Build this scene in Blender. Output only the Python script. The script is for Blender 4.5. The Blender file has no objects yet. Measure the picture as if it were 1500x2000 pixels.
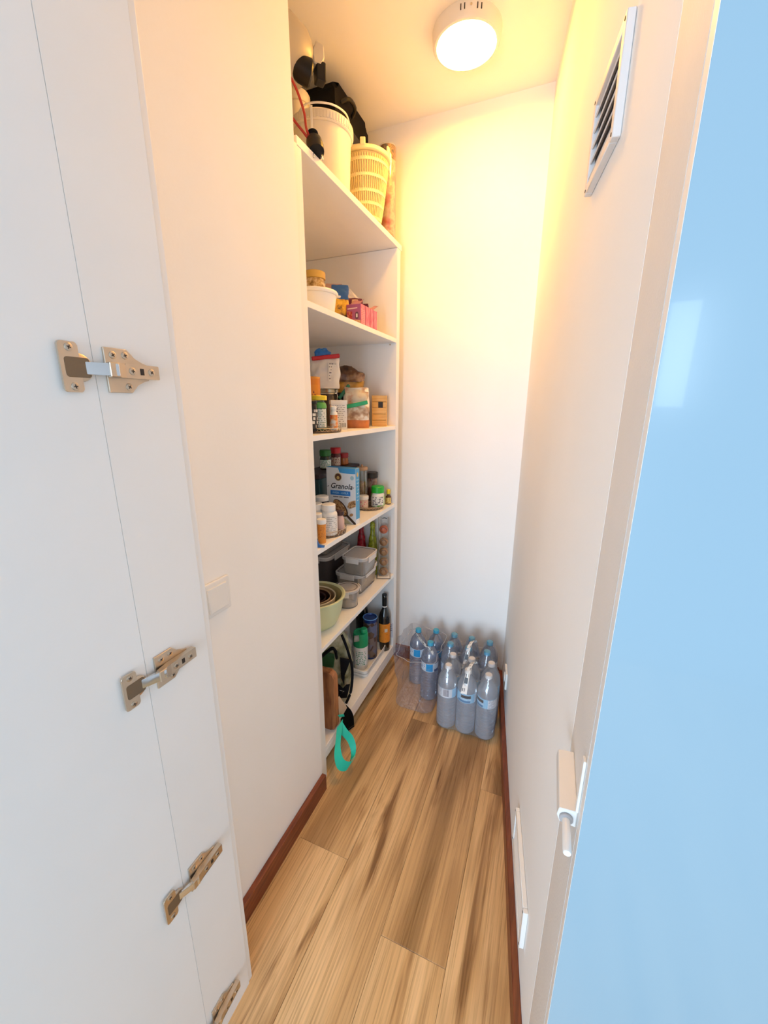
import bpy, bmesh, math, random
from mathutils import Vector, Matrix, noise as mnoise
random.seed(7)
S = bpy.context.scene
COL = S.collection
PI = math.pi

# ------------------------------------------------------------------ camera, sky, daylight, side fill, exposure
cam_d = bpy.data.cameras.new('camera'); cam = bpy.data.objects.new('camera', cam_d); COL.objects.link(cam)
def look(yaw, pitch, roll):
    cy, sy, cp, sp = math.cos(yaw), math.sin(yaw), math.cos(pitch), math.sin(pitch)
    f = Vector((sy*cp, cy*cp, sp)); r = Vector((cy, -sy, 0)); u = r.cross(f)
    r2 = math.cos(roll)*r + math.sin(roll)*u; u2 = -math.sin(roll)*r + math.cos(roll)*u
    return Matrix((r2, u2, -f)).transposed().to_4x4()
cam.matrix_world = Matrix.Translation((0, 0, 1.45)) @ look(-0.389221, -0.258972, 0.003925)
cam_d.sensor_fit = 'HORIZONTAL'; cam_d.sensor_width = 36; cam_d.lens = 780.58/1500*36
cam_d.clip_start = 0.02
S.camera = cam
S.view_settings.view_transform = 'Standard'; S.view_settings.look = 'None'
S.view_settings.gamma = 1; S.view_settings.use_curve_mapping = False
S.view_settings.exposure = 0.17
S.cycles.max_bounces = 14; S.cycles.transparent_max_bounces = 40; S.cycles.diffuse_bounces = 6
w = bpy.data.worlds.new('world'); S.world = w; w.use_nodes = True
w.node_tree.nodes['Background'].inputs[0].default_value = (0.76, 0.87, 1.0, 1)
w.node_tree.nodes['Background'].inputs[1].default_value = 0.60
def area(name, loc, aim, sx, sy, color, power):
    d = bpy.data.lights.new(name, 'AREA'); d.shape = 'RECTANGLE'; d.size = sx; d.size_y = sy
    d.color = color; d.energy = power
    o = bpy.data.objects.new(name, d); COL.objects.link(o); o.location = loc
    d_ = Vector(aim)-Vector(loc)      # upright rectangle: size along the floor, size_y vertical
    o.rotation_euler = (PI/2+math.atan2(d_.z, math.hypot(d_.x, d_.y)), 0, math.atan2(-d_.x, d_.y)); return o
area('balcony_daylight', (-0.35, -2.8, 1.0), (-0.35, 1.5, 0.9), 1.3, 1.7, (0.61, 0.80, 1.0), 100)
area('side_fill_light', (2.1, -1.5, 1.2), (-0.58, 0.25, 0.9), 1.2, 1.7, (0.80, 0.90, 1.0), 9)  # added fill from the right for the left door, no known window
area('window_daylight', (0.73, -2.5, 1.78), (0.2, 0.44, 1.4), 0.16, 0.66, (0.70, 0.86, 1.0), 3.0)

# ------------------------------------------------------------------ materials
MATS = {}
def _n(nt, t, **k):
    n = nt.nodes.new(t)
    for a, b in k.items(): setattr(n, a, b)
    return n
def M(name, c, rough=0.5, metal=0.0, bump=0.0, bscale=60, coat=0.0, var=0.04, vscale=8, spec=0.5):
    """plain material with faint noise in colour and relief"""
    if name in MATS: return MATS[name]
    m = bpy.data.materials.new(name); m.use_nodes = True; nt = m.node_tree
    b = nt.nodes['Principled BSDF']; b.inputs['Roughness'].default_value = rough; b.inputs['Metallic'].default_value = metal
    b.inputs['Coat Weight'].default_value = coat; b.inputs['Specular IOR Level'].default_value = spec
    tc = _n(nt, 'ShaderNodeTexCoord'); no = _n(nt, 'ShaderNodeTexNoise'); no.inputs['Scale'].default_value = vscale
    nt.links.new(tc.outputs['Object'], no.inputs['Vector'])
    r = _n(nt, 'ShaderNodeValToRGB'); k0, k1 = 1-var, 1+var
    r.color_ramp.elements[0].color = (*[min(1, x*k0) for x in c], 1); r.color_ramp.elements[1].color = (*[min(1, x*k1) for x in c], 1)
    r.color_ramp.elements[0].position = .3; r.color_ramp.elements[1].position = .7
    nt.links.new(no.outputs['Fac'], r.inputs[0]); nt.links.new(r.outputs[0], b.inputs['Base Color'])
    if bump:
        n2 = _n(nt, 'ShaderNodeTexNoise'); n2.inputs['Scale'].default_value = bscale; n2.inputs['Detail'].default_value = 4
        bp = _n(nt, 'ShaderNodeBump'); bp.inputs['Strength'].default_value = bump; bp.inputs['Distance'].default_value = 0.002
        nt.links.new(tc.outputs['Object'], n2.inputs['Vector']); nt.links.new(n2.outputs['Fac'], bp.inputs['Height']); nt.links.new(bp.outputs[0], b.inputs['Normal'])
    MATS[name] = m; return m
def blotch(name, stops, scale=20, rough=0.4, stretch=(1, 1, 1), bump=0.0, detail=3, kind='noise'):
    """several colours mixed by noise or cells"""
    if name in MATS: return MATS[name]
    m = bpy.data.materials.new(name); m.use_nodes = True; nt = m.node_tree
    b = nt.nodes['Principled BSDF']; b.inputs['Roughness'].default_value = rough
    tc = _n(nt, 'ShaderNodeTexCoord'); mp = _n(nt, 'ShaderNodeMapping'); mp.inputs['Scale'].default_value = stretch
    nt.links.new(tc.outputs['Object'], mp.inputs[0])
    if kind == 'cell':
        t = _n(nt, 'ShaderNodeTexVoronoi'); out = t.outputs['Color']; t.inputs['Scale'].default_value = scale
    else:
        t = _n(nt, 'ShaderNodeTexNoise'); out = t.outputs['Fac']; t.inputs['Scale'].default_value = scale; t.inputs['Detail'].default_value = detail
    nt.links.new(mp.outputs[0], t.inputs['Vector'])
    r = _n(nt, 'ShaderNodeValToRGB'); cr = r.color_ramp
    while len(cr.elements) < len(stops): cr.elements.new(.5)
    for e, (p, c) in zip(cr.elements, stops): e.position = p; e.color = (*c, 1)
    nt.links.new(out, r.inputs[0]); nt.links.new(r.outputs[0], b.inputs['Base Color'])
    if bump:
        bp = _n(nt, 'ShaderNodeBump'); bp.inputs['Strength'].default_value = bump; bp.inputs['Distance'].default_value = .004
        nt.links.new(t.outputs['Fac' if kind != 'cell' else 'Distance'], bp.inputs['Height']); nt.links.new(bp.outputs[0], b.inputs['Normal'])
    MATS[name] = m; return m
def printed(name, base, ink, rows=8, cols=7, thr=0.47, rough=0.5, fill=0.5, bars=False):
    """flat print laid out in the UV square: lines of small text, or bars"""
    if name in MATS: return MATS[name]
    m = bpy.data.materials.new(name); m.use_nodes = True; nt = m.node_tree; L = nt.links.new
    b = nt.nodes['Principled BSDF']; b.inputs['Roughness'].default_value = rough
    uv = _n(nt, 'ShaderNodeTexCoord'); sp = _n(nt, 'ShaderNodeSeparateXYZ'); L(uv.outputs['UV'], sp.inputs[0])
    def mth(op, a, v=None):
        n = _n(nt, 'ShaderNodeMath', operation=op)
        L(a, n.inputs[0])
        if v is not None:
            if isinstance(v, (int, float)): n.inputs[1].default_value = v
            else: L(v, n.inputs[1])
        return n.outputs[0]
    if bars:
        no = _n(nt, 'ShaderNodeTexNoise'); no.noise_dimensions = '1D'; no.inputs['Scale'].default_value = cols; no.inputs['Detail'].default_value = 2
        L(sp.outputs['X'], no.inputs['W']); mask = mth('GREATER_THAN', no.outputs['Fac'], thr)
        mask = mth('MULTIPLY', mask, mth('GREATER_THAN', sp.outputs['Y'], .12))
    else:
        v = mth('MULTIPLY', sp.outputs['Y'], rows); row = mth('FLOOR', v); fr = mth('FRACT', v)
        line = mth('GREATER_THAN', fr, 1-fill)
        u = mth('ADD', mth('MULTIPLY', sp.outputs['X'], cols), mth('MULTIPLY', row, 7.31))
        no = _n(nt, 'ShaderNodeTexNoise'); no.noise_dimensions = '1D'; no.inputs['Scale'].default_value = 1.0; no.inputs['Detail'].default_value = 3
        L(u, no.inputs['W']); mask = mth('MULTIPLY', line, mth('GREATER_THAN', no.outputs['Fac'], thr))
        mask = mth('MULTIPLY', mask, mth('GREATER_THAN', sp.outputs['X'], .08)); mask = mth('MULTIPLY', mask, mth('LESS_THAN', sp.outputs['X'], .92))
    mix = _n(nt, 'ShaderNodeMix', data_type='RGBA'); L(mask, mix.inputs[0])
    mix.inputs[6].default_value = (*base, 1); mix.inputs[7].default_value = (*ink, 1); L(mix.outputs[2], b.inputs['Base Color'])
    MATS[name] = m; return m
def clear(name, tint=(1, 1, 1), haze=0.1, hazecol=(.8, .85, .9), gloss=0.12, rough=0.08, edge=0.5, bump=0.0, bscale=30):
    """thin clear plastic or glass: see-through, with sheen that grows towards the rim"""
    if name in MATS: return MATS[name]
    m = bpy.data.materials.new(name); m.use_nodes = True; nt = m.node_tree; L = nt.links.new
    nt.nodes.remove(nt.nodes['Principled BSDF']); out = nt.nodes['Material Output']
    tr = _n(nt, 'ShaderNodeBsdfTransparent'); tr.inputs[0].default_value = (*tint, 1)
    df = _n(nt, 'ShaderNodeBsdfDiffuse'); df.inputs[0].default_value = (*hazecol, 1)
    tl = _n(nt, 'ShaderNodeBsdfTranslucent'); tl.inputs[0].default_value = (*hazecol, 1)
    ad = _n(nt, 'ShaderNodeMixShader'); ad.inputs[0].default_value = .4; L(df.outputs[0], ad.inputs[1]); L(tl.outputs[0], ad.inputs[2])
    gl = _n(nt, 'ShaderNodeBsdfGlossy'); gl.inputs['Roughness'].default_value = rough
    lw = _n(nt, 'ShaderNodeLayerWeight'); lw.inputs[0].default_value = .35
    mr = _n(nt, 'ShaderNodeMapRange'); mr.inputs[3].default_value = haze; mr.inputs[4].default_value = min(1, haze+edge*.5); L(lw.outputs['Facing'], mr.inputs[0])
    mr2 = _n(nt, 'ShaderNodeMapRange'); mr2.inputs[3].default_value = gloss; mr2.inputs[4].default_value = min(1, gloss+edge); L(lw.outputs['Fresnel'], mr2.inputs[0])
    m1 = _n(nt, 'ShaderNodeMixShader'); L(mr.outputs[0], m1.inputs[0]); L(tr.outputs[0], m1.inputs[1]); L(ad.outputs[0], m1.inputs[2])
    m2 = _n(nt, 'ShaderNodeMixShader'); L(mr2.outputs[0], m2.inputs[0]); L(m1.outputs[0], m2.inputs[1]); L(gl.outputs[0], m2.inputs[2])
    L(m2.outputs[0], out.inputs[0])
    if bump:
        tc = _n(nt, 'ShaderNodeTexCoord'); n2 = _n(nt, 'ShaderNodeTexNoise'); n2.inputs['Scale'].default_value = bscale; n2.inputs['Detail'].default_value = 3
        bp = _n(nt, 'ShaderNodeBump'); bp.inputs['Strength'].default_value = bump; bp.inputs['Distance'].default_value = .01
        L(tc.outputs['Object'], n2.inputs['Vector']); L(n2.outputs['Fac'], bp.inputs['Height'])
        for s in (gl, df): L(bp.outputs[0], s.inputs['Normal'])
    MATS[name] = m; return m
def emit(name, c, s):
    m = bpy.data.materials.new(name); m.use_nodes = True; nt = m.node_tree
    b = nt.nodes['Principled BSDF']; b.inputs['Emission Color'].default_value = (*c, 1); b.inputs['Emission Strength'].default_value = s
    b.inputs['Base Color'].default_value = (.9, .9, .88, 1); return m
def oak():
    m = bpy.data.materials.new('oak_plank'); m.use_nodes = True; nt = m.node_tree; L = nt.links.new
    b = nt.nodes['Principled BSDF']; b.inputs['Roughness'].default_value = .42
    tc = _n(nt, 'ShaderNodeTexCoord'); oi = _n(nt, 'ShaderNodeObjectInfo')
    off = _n(nt, 'ShaderNodeVectorMath', operation='SCALE'); cb = _n(nt, 'ShaderNodeCombineXYZ')
    for i in range(3): L(oi.outputs['Random'], cb.inputs[i])
    L(cb.outputs[0], off.inputs[0]); off.inputs['Scale'].default_value = 37
    ad = _n(nt, 'ShaderNodeVectorMath', operation='ADD'); L(tc.outputs['Object'], ad.inputs[0]); L(off.outputs[0], ad.inputs[1])
    def nz(sx, sy, scale, detail, dist=0.0, ro=.5):
        mp = _n(nt, 'ShaderNodeMapping'); mp.inputs['Scale'].default_value = (sx, sy, 1); L(ad.outputs[0], mp.inputs[0])
        n = _n(nt, 'ShaderNodeTexNoise'); n.inputs['Scale'].default_value = scale; n.inputs['Detail'].default_value = detail
        n.inputs['Distortion'].default_value = dist; n.inputs['Roughness'].default_value = ro; L(mp.outputs[0], n.inputs['Vector']); return n.outputs['Fac']
    def ramp(src, stops):
        r = _n(nt, 'ShaderNodeValToRGB'); cr = r.color_ramp
        while len(cr.elements) < len(stops): cr.elements.new(.5)
        for e, (p, c) in zip(cr.elements, stops): e.position = p; e.color = (*c, 1)
        L(src, r.inputs[0]); return r.outputs[0]
    def mix(kind, f, a, c):
        n = _n(nt, 'ShaderNodeMix', data_type='RGBA', blend_type=kind)
        if isinstance(f, float): n.inputs[0].default_value = f
        else: L(f, n.inputs[0])
        L(a, n.inputs[6]); L(c, n.inputs[7]); return n.outputs[2]
    base = ramp(nz(9, .55, 1.0, 3, .6), [(.33, (.34, .195, .078)), (.43, (.55, .338, .15)), (.55, (.67, .43, .20)), (.70, (.80, .55, .285))])
    # cathedral rings
    mp = _n(nt, 'ShaderNodeMapping'); mp.inputs['Scale'].default_value = (5.0, .42, 1); L(ad.outputs[0], mp.inputs[0])
    wv = _n(nt, 'ShaderNodeTexWave', wave_type='RINGS'); wv.inputs['Scale'].default_value = 3.4; wv.inputs['Distortion'].default_value = 5.5
    wv.inputs['Detail'].default_value = 2; wv.inputs['Detail Scale'].default_value = .8; L(mp.outputs[0], wv.inputs['Vector'])
    rings = ramp(wv.outputs['Fac'], [(0, (.76, .70, .64)), (.35, (1, 1, 1)), (1, (1.05, 1.05, 1.05))])
    base = mix('MULTIPLY', .62, base, rings)
    fine = ramp(nz(210, 3.6, 1.0, 4, .2, .65), [(.34, (.60, .53, .46)), (.5, (.98, .98, .98)), (.68, (1.12, 1.11, 1.09))])
    base = mix('MULTIPLY', .75, base, fine)
    crack = ramp(nz(15, 1.1, 1.0, 4, 1.3, .60), [(.29, (.30, .2, .13)), (.37, (.8, .74, .68)), (.43, (1, 1, 1))])
    base = mix('MULTIPLY', .9, base, crack)
    L(base, b.inputs['Base Color'])
    bp = _n(nt, 'ShaderNodeBump'); bp.inputs['Strength'].default_value = .12; bp.inputs['Distance'].default_value = .001
    L(nz(130, 2.2, 1.0, 2), bp.inputs['Height']); L(bp.outputs[0], b.inputs['Normal'])
    return m

WALL = M('wall_paint', (.93, .92, .895), .75, bump=.10, bscale=120, var=.012, vscale=3)
ROUGHWALL = M('jamb_paint', (.80, .785, .76), .6, bump=.35, bscale=220, var=.02)
CEIL = M('ceiling_paint', (.91, .90, .88), .8, var=.01)
MEL = M('white_melamine', (.87, .87, .86), .38, var=.01)
EDGE = M('melamine_edge', (.88, .87, .85), .45, var=.01)
MAHOG = blotch('mahogany', [(.3, (.13, .030, .012)), (.55, (.21, .052, .019)), (.75, (.28, .082, .030))], 14, .4, (8, .8, 8))
WHITEP = M('white_plastic', (.84, .84, .82), .35, var=.015)
CREAM = M('cream_plastic', (.42, .39, .33), .38, var=.02)
OFFW = M('offwhite_plastic', (.50, .47, .41), .4, var=.02)
BLACK = M('black_plastic', (.008, .008, .009), .4, var=.2, spec=.3)
BLACKF = M('black_fabric', (.007, .007, .009), .9, bump=.4, bscale=300, var=.2, spec=.15)
NICKEL = M('nickel', (.62, .54, .44), .32, 1.0, var=.05, vscale=40)
STEEL = M('bright_steel', (.80, .80, .80), .22, 1.0)
DARKM = M('dark_recess', (.03, .022, .018), .6)
PAPER = M('white_paper', (.84, .83, .80), .7, bump=.2, bscale=80, var=.02)
GREYP = M('grey_lid_plastic', (.42, .40, .40), .4, var=.03)
GLASS = clear('clear_glass', (.93, .95, .94), .05, (.8, .82, .82), .08, .05, .55)
SMOKE = clear('smoked_glass', (.95, .93, .90), .22, (.82, .76, .70), .08, .08, .45)
TUBE = clear('acrylic_tube', (.97, .97, .97), .01, (.8, .8, .8), .04, .05, .3)
FILM = clear('shrink_film', (.98, .985, 1), .07, (.92, .95, 1.0), .06, .14, .36, bump=.5, bscale=26)
BAGFILM = clear('loose_film', (.98, .975, .98), .012, (.92, .90, .92), .05, .10, .30, bump=.9, bscale=38)
WATER = clear('water_bottle_plastic', (.92, .95, .99), .34, (.84, .91, 1.0), .16, .07, .55)
WATERB = clear('water_bottle_blue', (.86, .91, .98), .28, (.56, .66, .86), .15, .07, .5)
RED = M('red_plastic', (.55, .012, .018), .35, var=.05)
GREEN = M('green_plastic', (.012, .36, .14), .35, var=.05)
LGREEN = M('bright_green_plastic', (.02, .44, .035), .35, var=.05)
YELLOW = M('yellow_plastic', (.80, .62, .02), .4, var=.03)
BLUE = M('blue_plastic', (.02, .15, .50), .35, var=.05)

# ------------------------------------------------------------------ mesh helpers (all return a mesh datablock)
def _mesh(bm, name, smooth=True, ang=40):
    bmesh.ops.recalc_face_normals(bm, faces=bm.faces[:])
    me = bpy.data.meshes.new(name); bm.to_mesh(me); bm.free()
    if smooth:
        for p in me.polygons: p.use_smooth = True
        me.set_sharp_from_angle(angle=math.radians(ang))
    return me
def bm_box(bm, x0, x1, y0, y1, z0, z1, bev=0.0, seg=2):
    r = bmesh.ops.create_cube(bm, size=1)
    vs = r['verts']
    for v in vs: v.co = Vector((x0+(v.co.x+.5)*(x1-x0), y0+(v.co.y+.5)*(y1-y0), z0+(v.co.z+.5)*(z1-z0)))
    if bev > 0:
        es = list({e for v in vs for e in v.link_edges})
        bmesh.ops.bevel(bm, geom=es, offset=bev, segments=seg, affect='EDGES', profile=.5)
def box(x0, x1, y0, y1, z0, z1, bev=0.0, seg=2):
    bm = bmesh.new(); bm_box(bm, x0, x1, y0, y1, z0, z1, bev, seg); return _mesh(bm, 'box', False)
def bm_lathe(bm, prof, seg=28, center=(0, 0, 0), mat=None):
    rings = []
    cx, cy, cz = center
    for r, z in prof:
        if r < 1e-5: rings.append([bm.verts.new((cx, cy, cz+z))])
        else: rings.append([bm.verts.new((cx+r*math.cos(2*PI*i/seg), cy+r*math.sin(2*PI*i/seg), cz+z)) for i in range(seg)])
    nv = [v for rg in rings for v in rg]
    for a, b in zip(rings, rings[1:]):
        for i in range(seg):
            j = (i+1) % seg
            q = ([a[0]] if len(a) == 1 else [a[i], a[j]]) + ([b[0]] if len(b) == 1 else [b[j], b[i]])
            if len(q) > 2: bm.faces.new(q)
    if mat is not None: bmesh.ops.transform(bm, matrix=mat, verts=nv)
def lathe(prof, seg=28, mat=None, ang=40):
    bm = bmesh.new(); bm_lathe(bm, prof, seg, mat=mat); return _mesh(bm, 'lathe', ang=ang)
def solid(r, z0, z1, b=.0015):
    return [(0, z0), (r-b, z0), (r, z0+b), (r, z1-b), (r-b, z1), (0, z1)]
def cyl(r, z0, z1, b=.0015, seg=28, mat=None): return lathe(solid(r, z0, z1, b), seg, mat)
def patch(r, z0, z1, a0, a1, seg=20, mid=-PI/2, dz=None):
    """strip of a cylinder with UVs, centred on local -Y; angles in degrees"""
    bm = bmesh.new(); uv = bm.loops.layers.uv.new('UV'); cols = []
    for i in range(seg+1):
        a = mid+math.radians(a0+(a1-a0)*i/seg)
        cols.append([bm.verts.new((r*math.cos(a), r*math.sin(a), z)) for z in (z0, z1)])
    for i in range(seg):
        f = bm.faces.new((cols[i][0], cols[i+1][0], cols[i+1][1], cols[i][1]))
        for l, (u, v) in zip(f.loops, ((i/seg, 0), ((i+1)/seg, 0), ((i+1)/seg, 1), (i/seg, 1))): l[uv].uv = (u, v)
    me = bpy.data.meshes.new('patch'); bm.to_mesh(me); bm.free()
    for p in me.polygons: p.use_smooth = True
    return me
def quad(p0, p1, p2, p3, nx=1, ny=1, fn=None, th=0.0):
    """bilinear sheet p0-p1 (u), p3-p2, with UVs; fn(u,v) gives an offset"""
    bm = bmesh.new(); uv = bm.loops.layers.uv.new('UV'); P = [Vector(p) for p in (p0, p1, p2, p3)]
    g = [[None]*(ny+1) for _ in range(nx+1)]
    for i in range(nx+1):
        for j in range(ny+1):
            u, v = i/nx, j/ny
            c = (P[0]*(1-u)+P[1]*u)*(1-v)+(P[3]*(1-u)+P[2]*u)*v
            if fn: c = c+Vector(fn(u, v))
            g[i][j] = bm.verts.new(c)
    for i in range(nx):
        for j in range(ny):
            f = bm.faces.new((g[i][j], g[i+1][j], g[i+1][j+1], g[i][j+1]))
            for l, (a, b) in zip(f.loops, ((i, j), (i+1, j), (i+1, j+1), (i, j+1))): l[uv].uv = (a/nx, b/ny)
    if th:
        bmesh.ops.solidify(bm, geom=bm.faces[:], thickness=th)
    me = bpy.data.meshes.new('sheet'); bm.to_mesh(me); bm.free()
    for p in me.polygons: p.use_smooth = True
    return me
def bm_tube(bm, pts, r, seg=8, closed=False, flat=None):
    pts = [Vector(p) for p in pts]; n = len(pts); rings = []; up = Vector((0, 0, 1))
    for i, p in enumerate(pts):
        t = (pts[(i+1) % n]-pts[i-1]) if closed else (pts[min(i+1, n-1)]-pts[max(i-1, 0)])
        t.normalize(); a = up if abs(t.dot(up)) < .95 else Vector((1, 0, 0))
        s = t.cross(a).normalized(); q = s.cross(t)
        rr = r[i] if isinstance(r, (list, tuple)) else r
        rings.append([bm.verts.new(p+s*rr*math.cos(2*PI*k/seg)+q*rr*(flat or 1)*math.sin(2*PI*k/seg)) for k in range(seg)])
    for i in range(n if closed else n-1):
        a, b = rings[i], rings[(i+1) % n]
        for k in range(seg): bm.faces.new((a[k], a[(k+1) % seg], b[(k+1) % seg], b[k]))
    if not closed:
        bm.faces.new(rings[0]); bm.faces.new(rings[-1])
def tube(pts, r, seg=8, closed=False, flat=None):
    bm = bmesh.new(); bm_tube(bm, pts, r, seg, closed, flat); return _mesh(bm, 'tube')
def spline(pts, n=8):
    pts = [Vector(p) for p in pts]; out = []
    for i in range(len(pts)-1):
        p0, p1, p2, p3 = pts[max(i-1, 0)], pts[i], pts[i+1], pts[min(i+2, len(pts)-1)]
        for k in range(n):
            t = k/n
            out.append(.5*((2*p1)+(p2-p0)*t+(2*p0-5*p1+4*p2-p3)*t*t+(3*p1-p0-3*p2+p3)*t**3))
    out.append(pts[-1]); return out
def prism(poly, axis, a, b, bev=0.0):
    """polygon extruded along an axis; poly gives the other two coordinates in order"""
    bm = bmesh.new()
    def mk(p, t):
        return {'x': (t, p[0], p[1]), 'y': (p[0], t, p[1]), 'z': (p[0], p[1], t)}[axis]
    v0 = [bm.verts.new(mk(p, a)) for p in poly]; v1 = [bm.verts.new(mk(p, b)) for p in poly]
    bm.faces.new(v0); bm.faces.new(v1); n = len(poly)
    for i in range(n): bm.faces.new((v0[i], v0[(i+1) % n], v1[(i+1) % n], v1[i]))
    if bev: bmesh.ops.bevel(bm, geom=bm.edges[:], offset=bev, segments=1, affect='EDGES')
    return _mesh(bm, 'prism', ang=30)
def rrect(x0, x1, y0, y1, r, n=5):
    out = []
    for cx, cy, a in ((x1-r, y1-r, 0), (x0+r, y1-r, 90), (x0+r, y0+r, 180), (x1-r, y0+r, 270)):
        for k in range(n+1):
            t = math.radians(a+90*k/n); out.append((cx+r*math.cos(t), cy+r*math.sin(t)))
    return out
def bag(w, d, h, seed=0, pinch=.35, amp=.006, freq=28, base=.9, nu=36, nv=22, e=.62, gather=.0):
    """a filled bag: superelliptic section that narrows to a flat pinched top, with crumples"""
    bm = bmesh.new(); rings = []
    for j in range(nv+1):
        v = j/nv; z = h*v
        k = 1-(1-base)*max(0, 1-v/.12)**2
        dep = k*(1-(1-pinch)*max(0, (v-.45)/.55)**1.4) if v > .45 else k
        wid = k*(1-gather*max(0, (v-.55)/.45)**1.2)
        ring = []
        for i in range(nu):
            a = 2*PI*i/nu; c, s = math.cos(a), math.sin(a)
            x = math.copysign(abs(c)**e, c)*w/2*wid; y = math.copysign(abs(s)**e, s)*d/2*dep
            q = Vector((x, y, z)); nz = mnoise.noise(q*freq+Vector((seed*9.1, 0, 0)))+.5*mnoise.noise(q*freq*2.1+Vector((0, seed*5.3, 0)))
            f = amp*nz*min(1, v*6+.05)
            ring.append(bm.verts.new((x+f*c*1.2, y+f*s*1.2, max(0, z+(f*.6 if v > .1 else 0)))))
        rings.append(ring)
    for a, b in zip(rings, rings[1:]):
        for i in range(nu): bm.faces.new((a[i], a[(i+1) % nu], b[(i+1) % nu], b[i]))
    bm.faces.new(rings[0]); bm.faces.new(rings[-1])
    return _mesh(bm, 'bag', ang=60)
def textmesh(s, size, shear=0.0, bold=0.0):
    c = bpy.data.curves.new('t', 'FONT'); c.body = s; c.size = size; c.shear = shear; c.align_x = 'CENTER'; c.align_y = 'CENTER'; c.offset = bold
    c.resolution_u = 3
    o = bpy.data.objects.new('t', c); COL.objects.link(o)
    dg = bpy.context.evaluated_depsgraph_get(); me = bpy.data.meshes.new_from_object(o.evaluated_get(dg))
    bpy.data.objects.remove(o); bpy.data.curves.remove(c); return me

# ------------------------------------------------------------------ object helpers
def put(name, me, mat, parent=None, loc=(0, 0, 0), rot=(0, 0, 0), label=None):
    o = bpy.data.objects.new(name, me); COL.objects.link(o)
    if mat is not None:
        if me.materials and me.materials[0] is not mat: o.data = me = me.copy(); me.materials.clear()
        if not me.materials: me.materials.append(mat)
    o.location = loc; o.rotation_euler = rot
    if parent is not None: o.parent = parent
    if label: o['label'] = label
    return o
def tag(o, label, cat, group=None):
    o['label'] = label; o['category'] = cat
    if group: o['group'] = group
    return o
def thing(name, label, cat, loc=(0, 0, 0), rz=0.0, group=None):
    o = bpy.data.objects.new(name, None); COL.objects.link(o); o.empty_display_size = .05
    o.location = loc; o.rotation_euler = (0, 0, rz); return tag(o, label, cat, group)
def struct(name, me, mat, label, loc=(0, 0, 0), rot=(0, 0, 0)):
    o = put(name, me, mat, None, loc, rot); o['kind'] = 'structure'; o['label'] = label; return o
def face(x, y, off=0): return math.atan2(-x, y)+math.radians(off)
def dup(root, loc, rz, label=None):
    r = root.copy(); COL.objects.link(r); r.location = loc; r.rotation_euler = (0, 0, rz)
    if label: r['label'] = label
    for ch in root.children:
        c = ch.copy(); COL.objects.link(c); c.parent = r
        for g in ch.children:
            d = g.copy(); COL.objects.link(d); d.parent = c
    return r

# ------------------------------------------------------------------ the room
CZ = 2.645                      # ceiling
YB = 1.99                       # back wall
A = -0.1445                     # the right wall runs inwards by this angle
rdir = Vector((math.sin(A), math.cos(A), 0)); rnor = Vector((-math.cos(A), math.sin(A), 0))   # along wall, into the room
R0 = Vector((-.008, 1.24, 0))
def rw(y, off=0.0, z=0.0):      # a point on the right wall plane at depth y, off metres into the room
    t = (y-R0.y)/rdir.y; return R0+rdir*t+rnor*off+Vector((0, 0, z))
fl = struct('floor', box(-1.5, 1.6, -1.6, 2.1, -.05, -.0085), DARKM, 'oak laminate floor of long planks running into the pantry')
OAK = oak()
seams = [-1.226, -1.041, -.856, -.667, -.48, -.303, -.116, .071, .256, .441, .626, .811, .996, 1.181]
joint = {3: .866, 4: 1.536, 5: .728, 6: 1.29, 7: .30, 8: .9}
for i in range(len(seams)-1):
    j0 = joint.get(i, random.uniform(.2, 1.3)); y = j0-3*1.2
    while y < 2.0:
        a, b = max(y, -1.55), min(y+1.2, 2.0)
        if b-a > .05:
            p = put('plank', box(-(seams[i+1]-seams[i])/2+.0003, (seams[i+1]-seams[i])/2-.0003, -(b-a)/2+.0003, (b-a)/2-.0003, -.0085, 0, .0007, 1), OAK, fl, ((seams[i]+seams[i+1])/2, (a+b)/2, 0))
        y += 1.2
struct('ceiling', box(-1.35, .35, .45, 2.12, CZ, CZ+.06), CEIL, 'pale ceiling over the pantry')
struct('wall_left', prism([(-1.32, .384), (-.602, .384), (-.602, .5075), (-.69, .5075), (-.69, 1.06), (-1.32, 1.06)], 'z', 0, CZ), WALL, 'short white wall with the light switch left of the shelves')
struct('wall_shade_header', box(-1.32, .75, .40, .465, 2.15, CZ), WALL, 'unseen white wall added above the pantry opening to shade it')  # added out of view to keep kitchen light off the upper pantry
struct('wall_niche', box(-1.32, -1.24, 1.06, YB, 0, CZ), WALL, 'white wall behind the shelving unit')
struct('wall_back', box(-1.32, .1, YB, YB+.1, 0, CZ), WALL, 'white back wall at the end of the pantry')
a, b = rw(.62), rw(2.1); c, d = rw(2.1, -.1), rw(.60, -.1)
struct('wall_right', prism([(a.x, a.y), (b.x, b.y), (.75, 2.1), (.75, .466), (.1055, .466), (.1055, .62)], 'z', 0, CZ), WALL, 'long white right wall with two vent grilles')
struct('trim_1', box(-.70, -.583, .508, .521, 0, 2.62, .0015), EDGE, 'narrow white filler strip between the hinge panel and the wall')
struct('trim_2', box(.0825, .105, .4635, .6205, 0, 2.62), ROUGHWALL, 'white jamb panel at the right of the opening')
struct('trim_3', box(-.72, -.697, 1.0605, 1.084, .0, 2.118, .001), EDGE, 'narrow white filler strip between the wall corner and the shelves')
hp = box(-.601, -.581, .381, .507, 0, 2.6)
struct('trim_4', hp, MEL, 'white panel at the left of the opening that carries the hinges')
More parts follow.
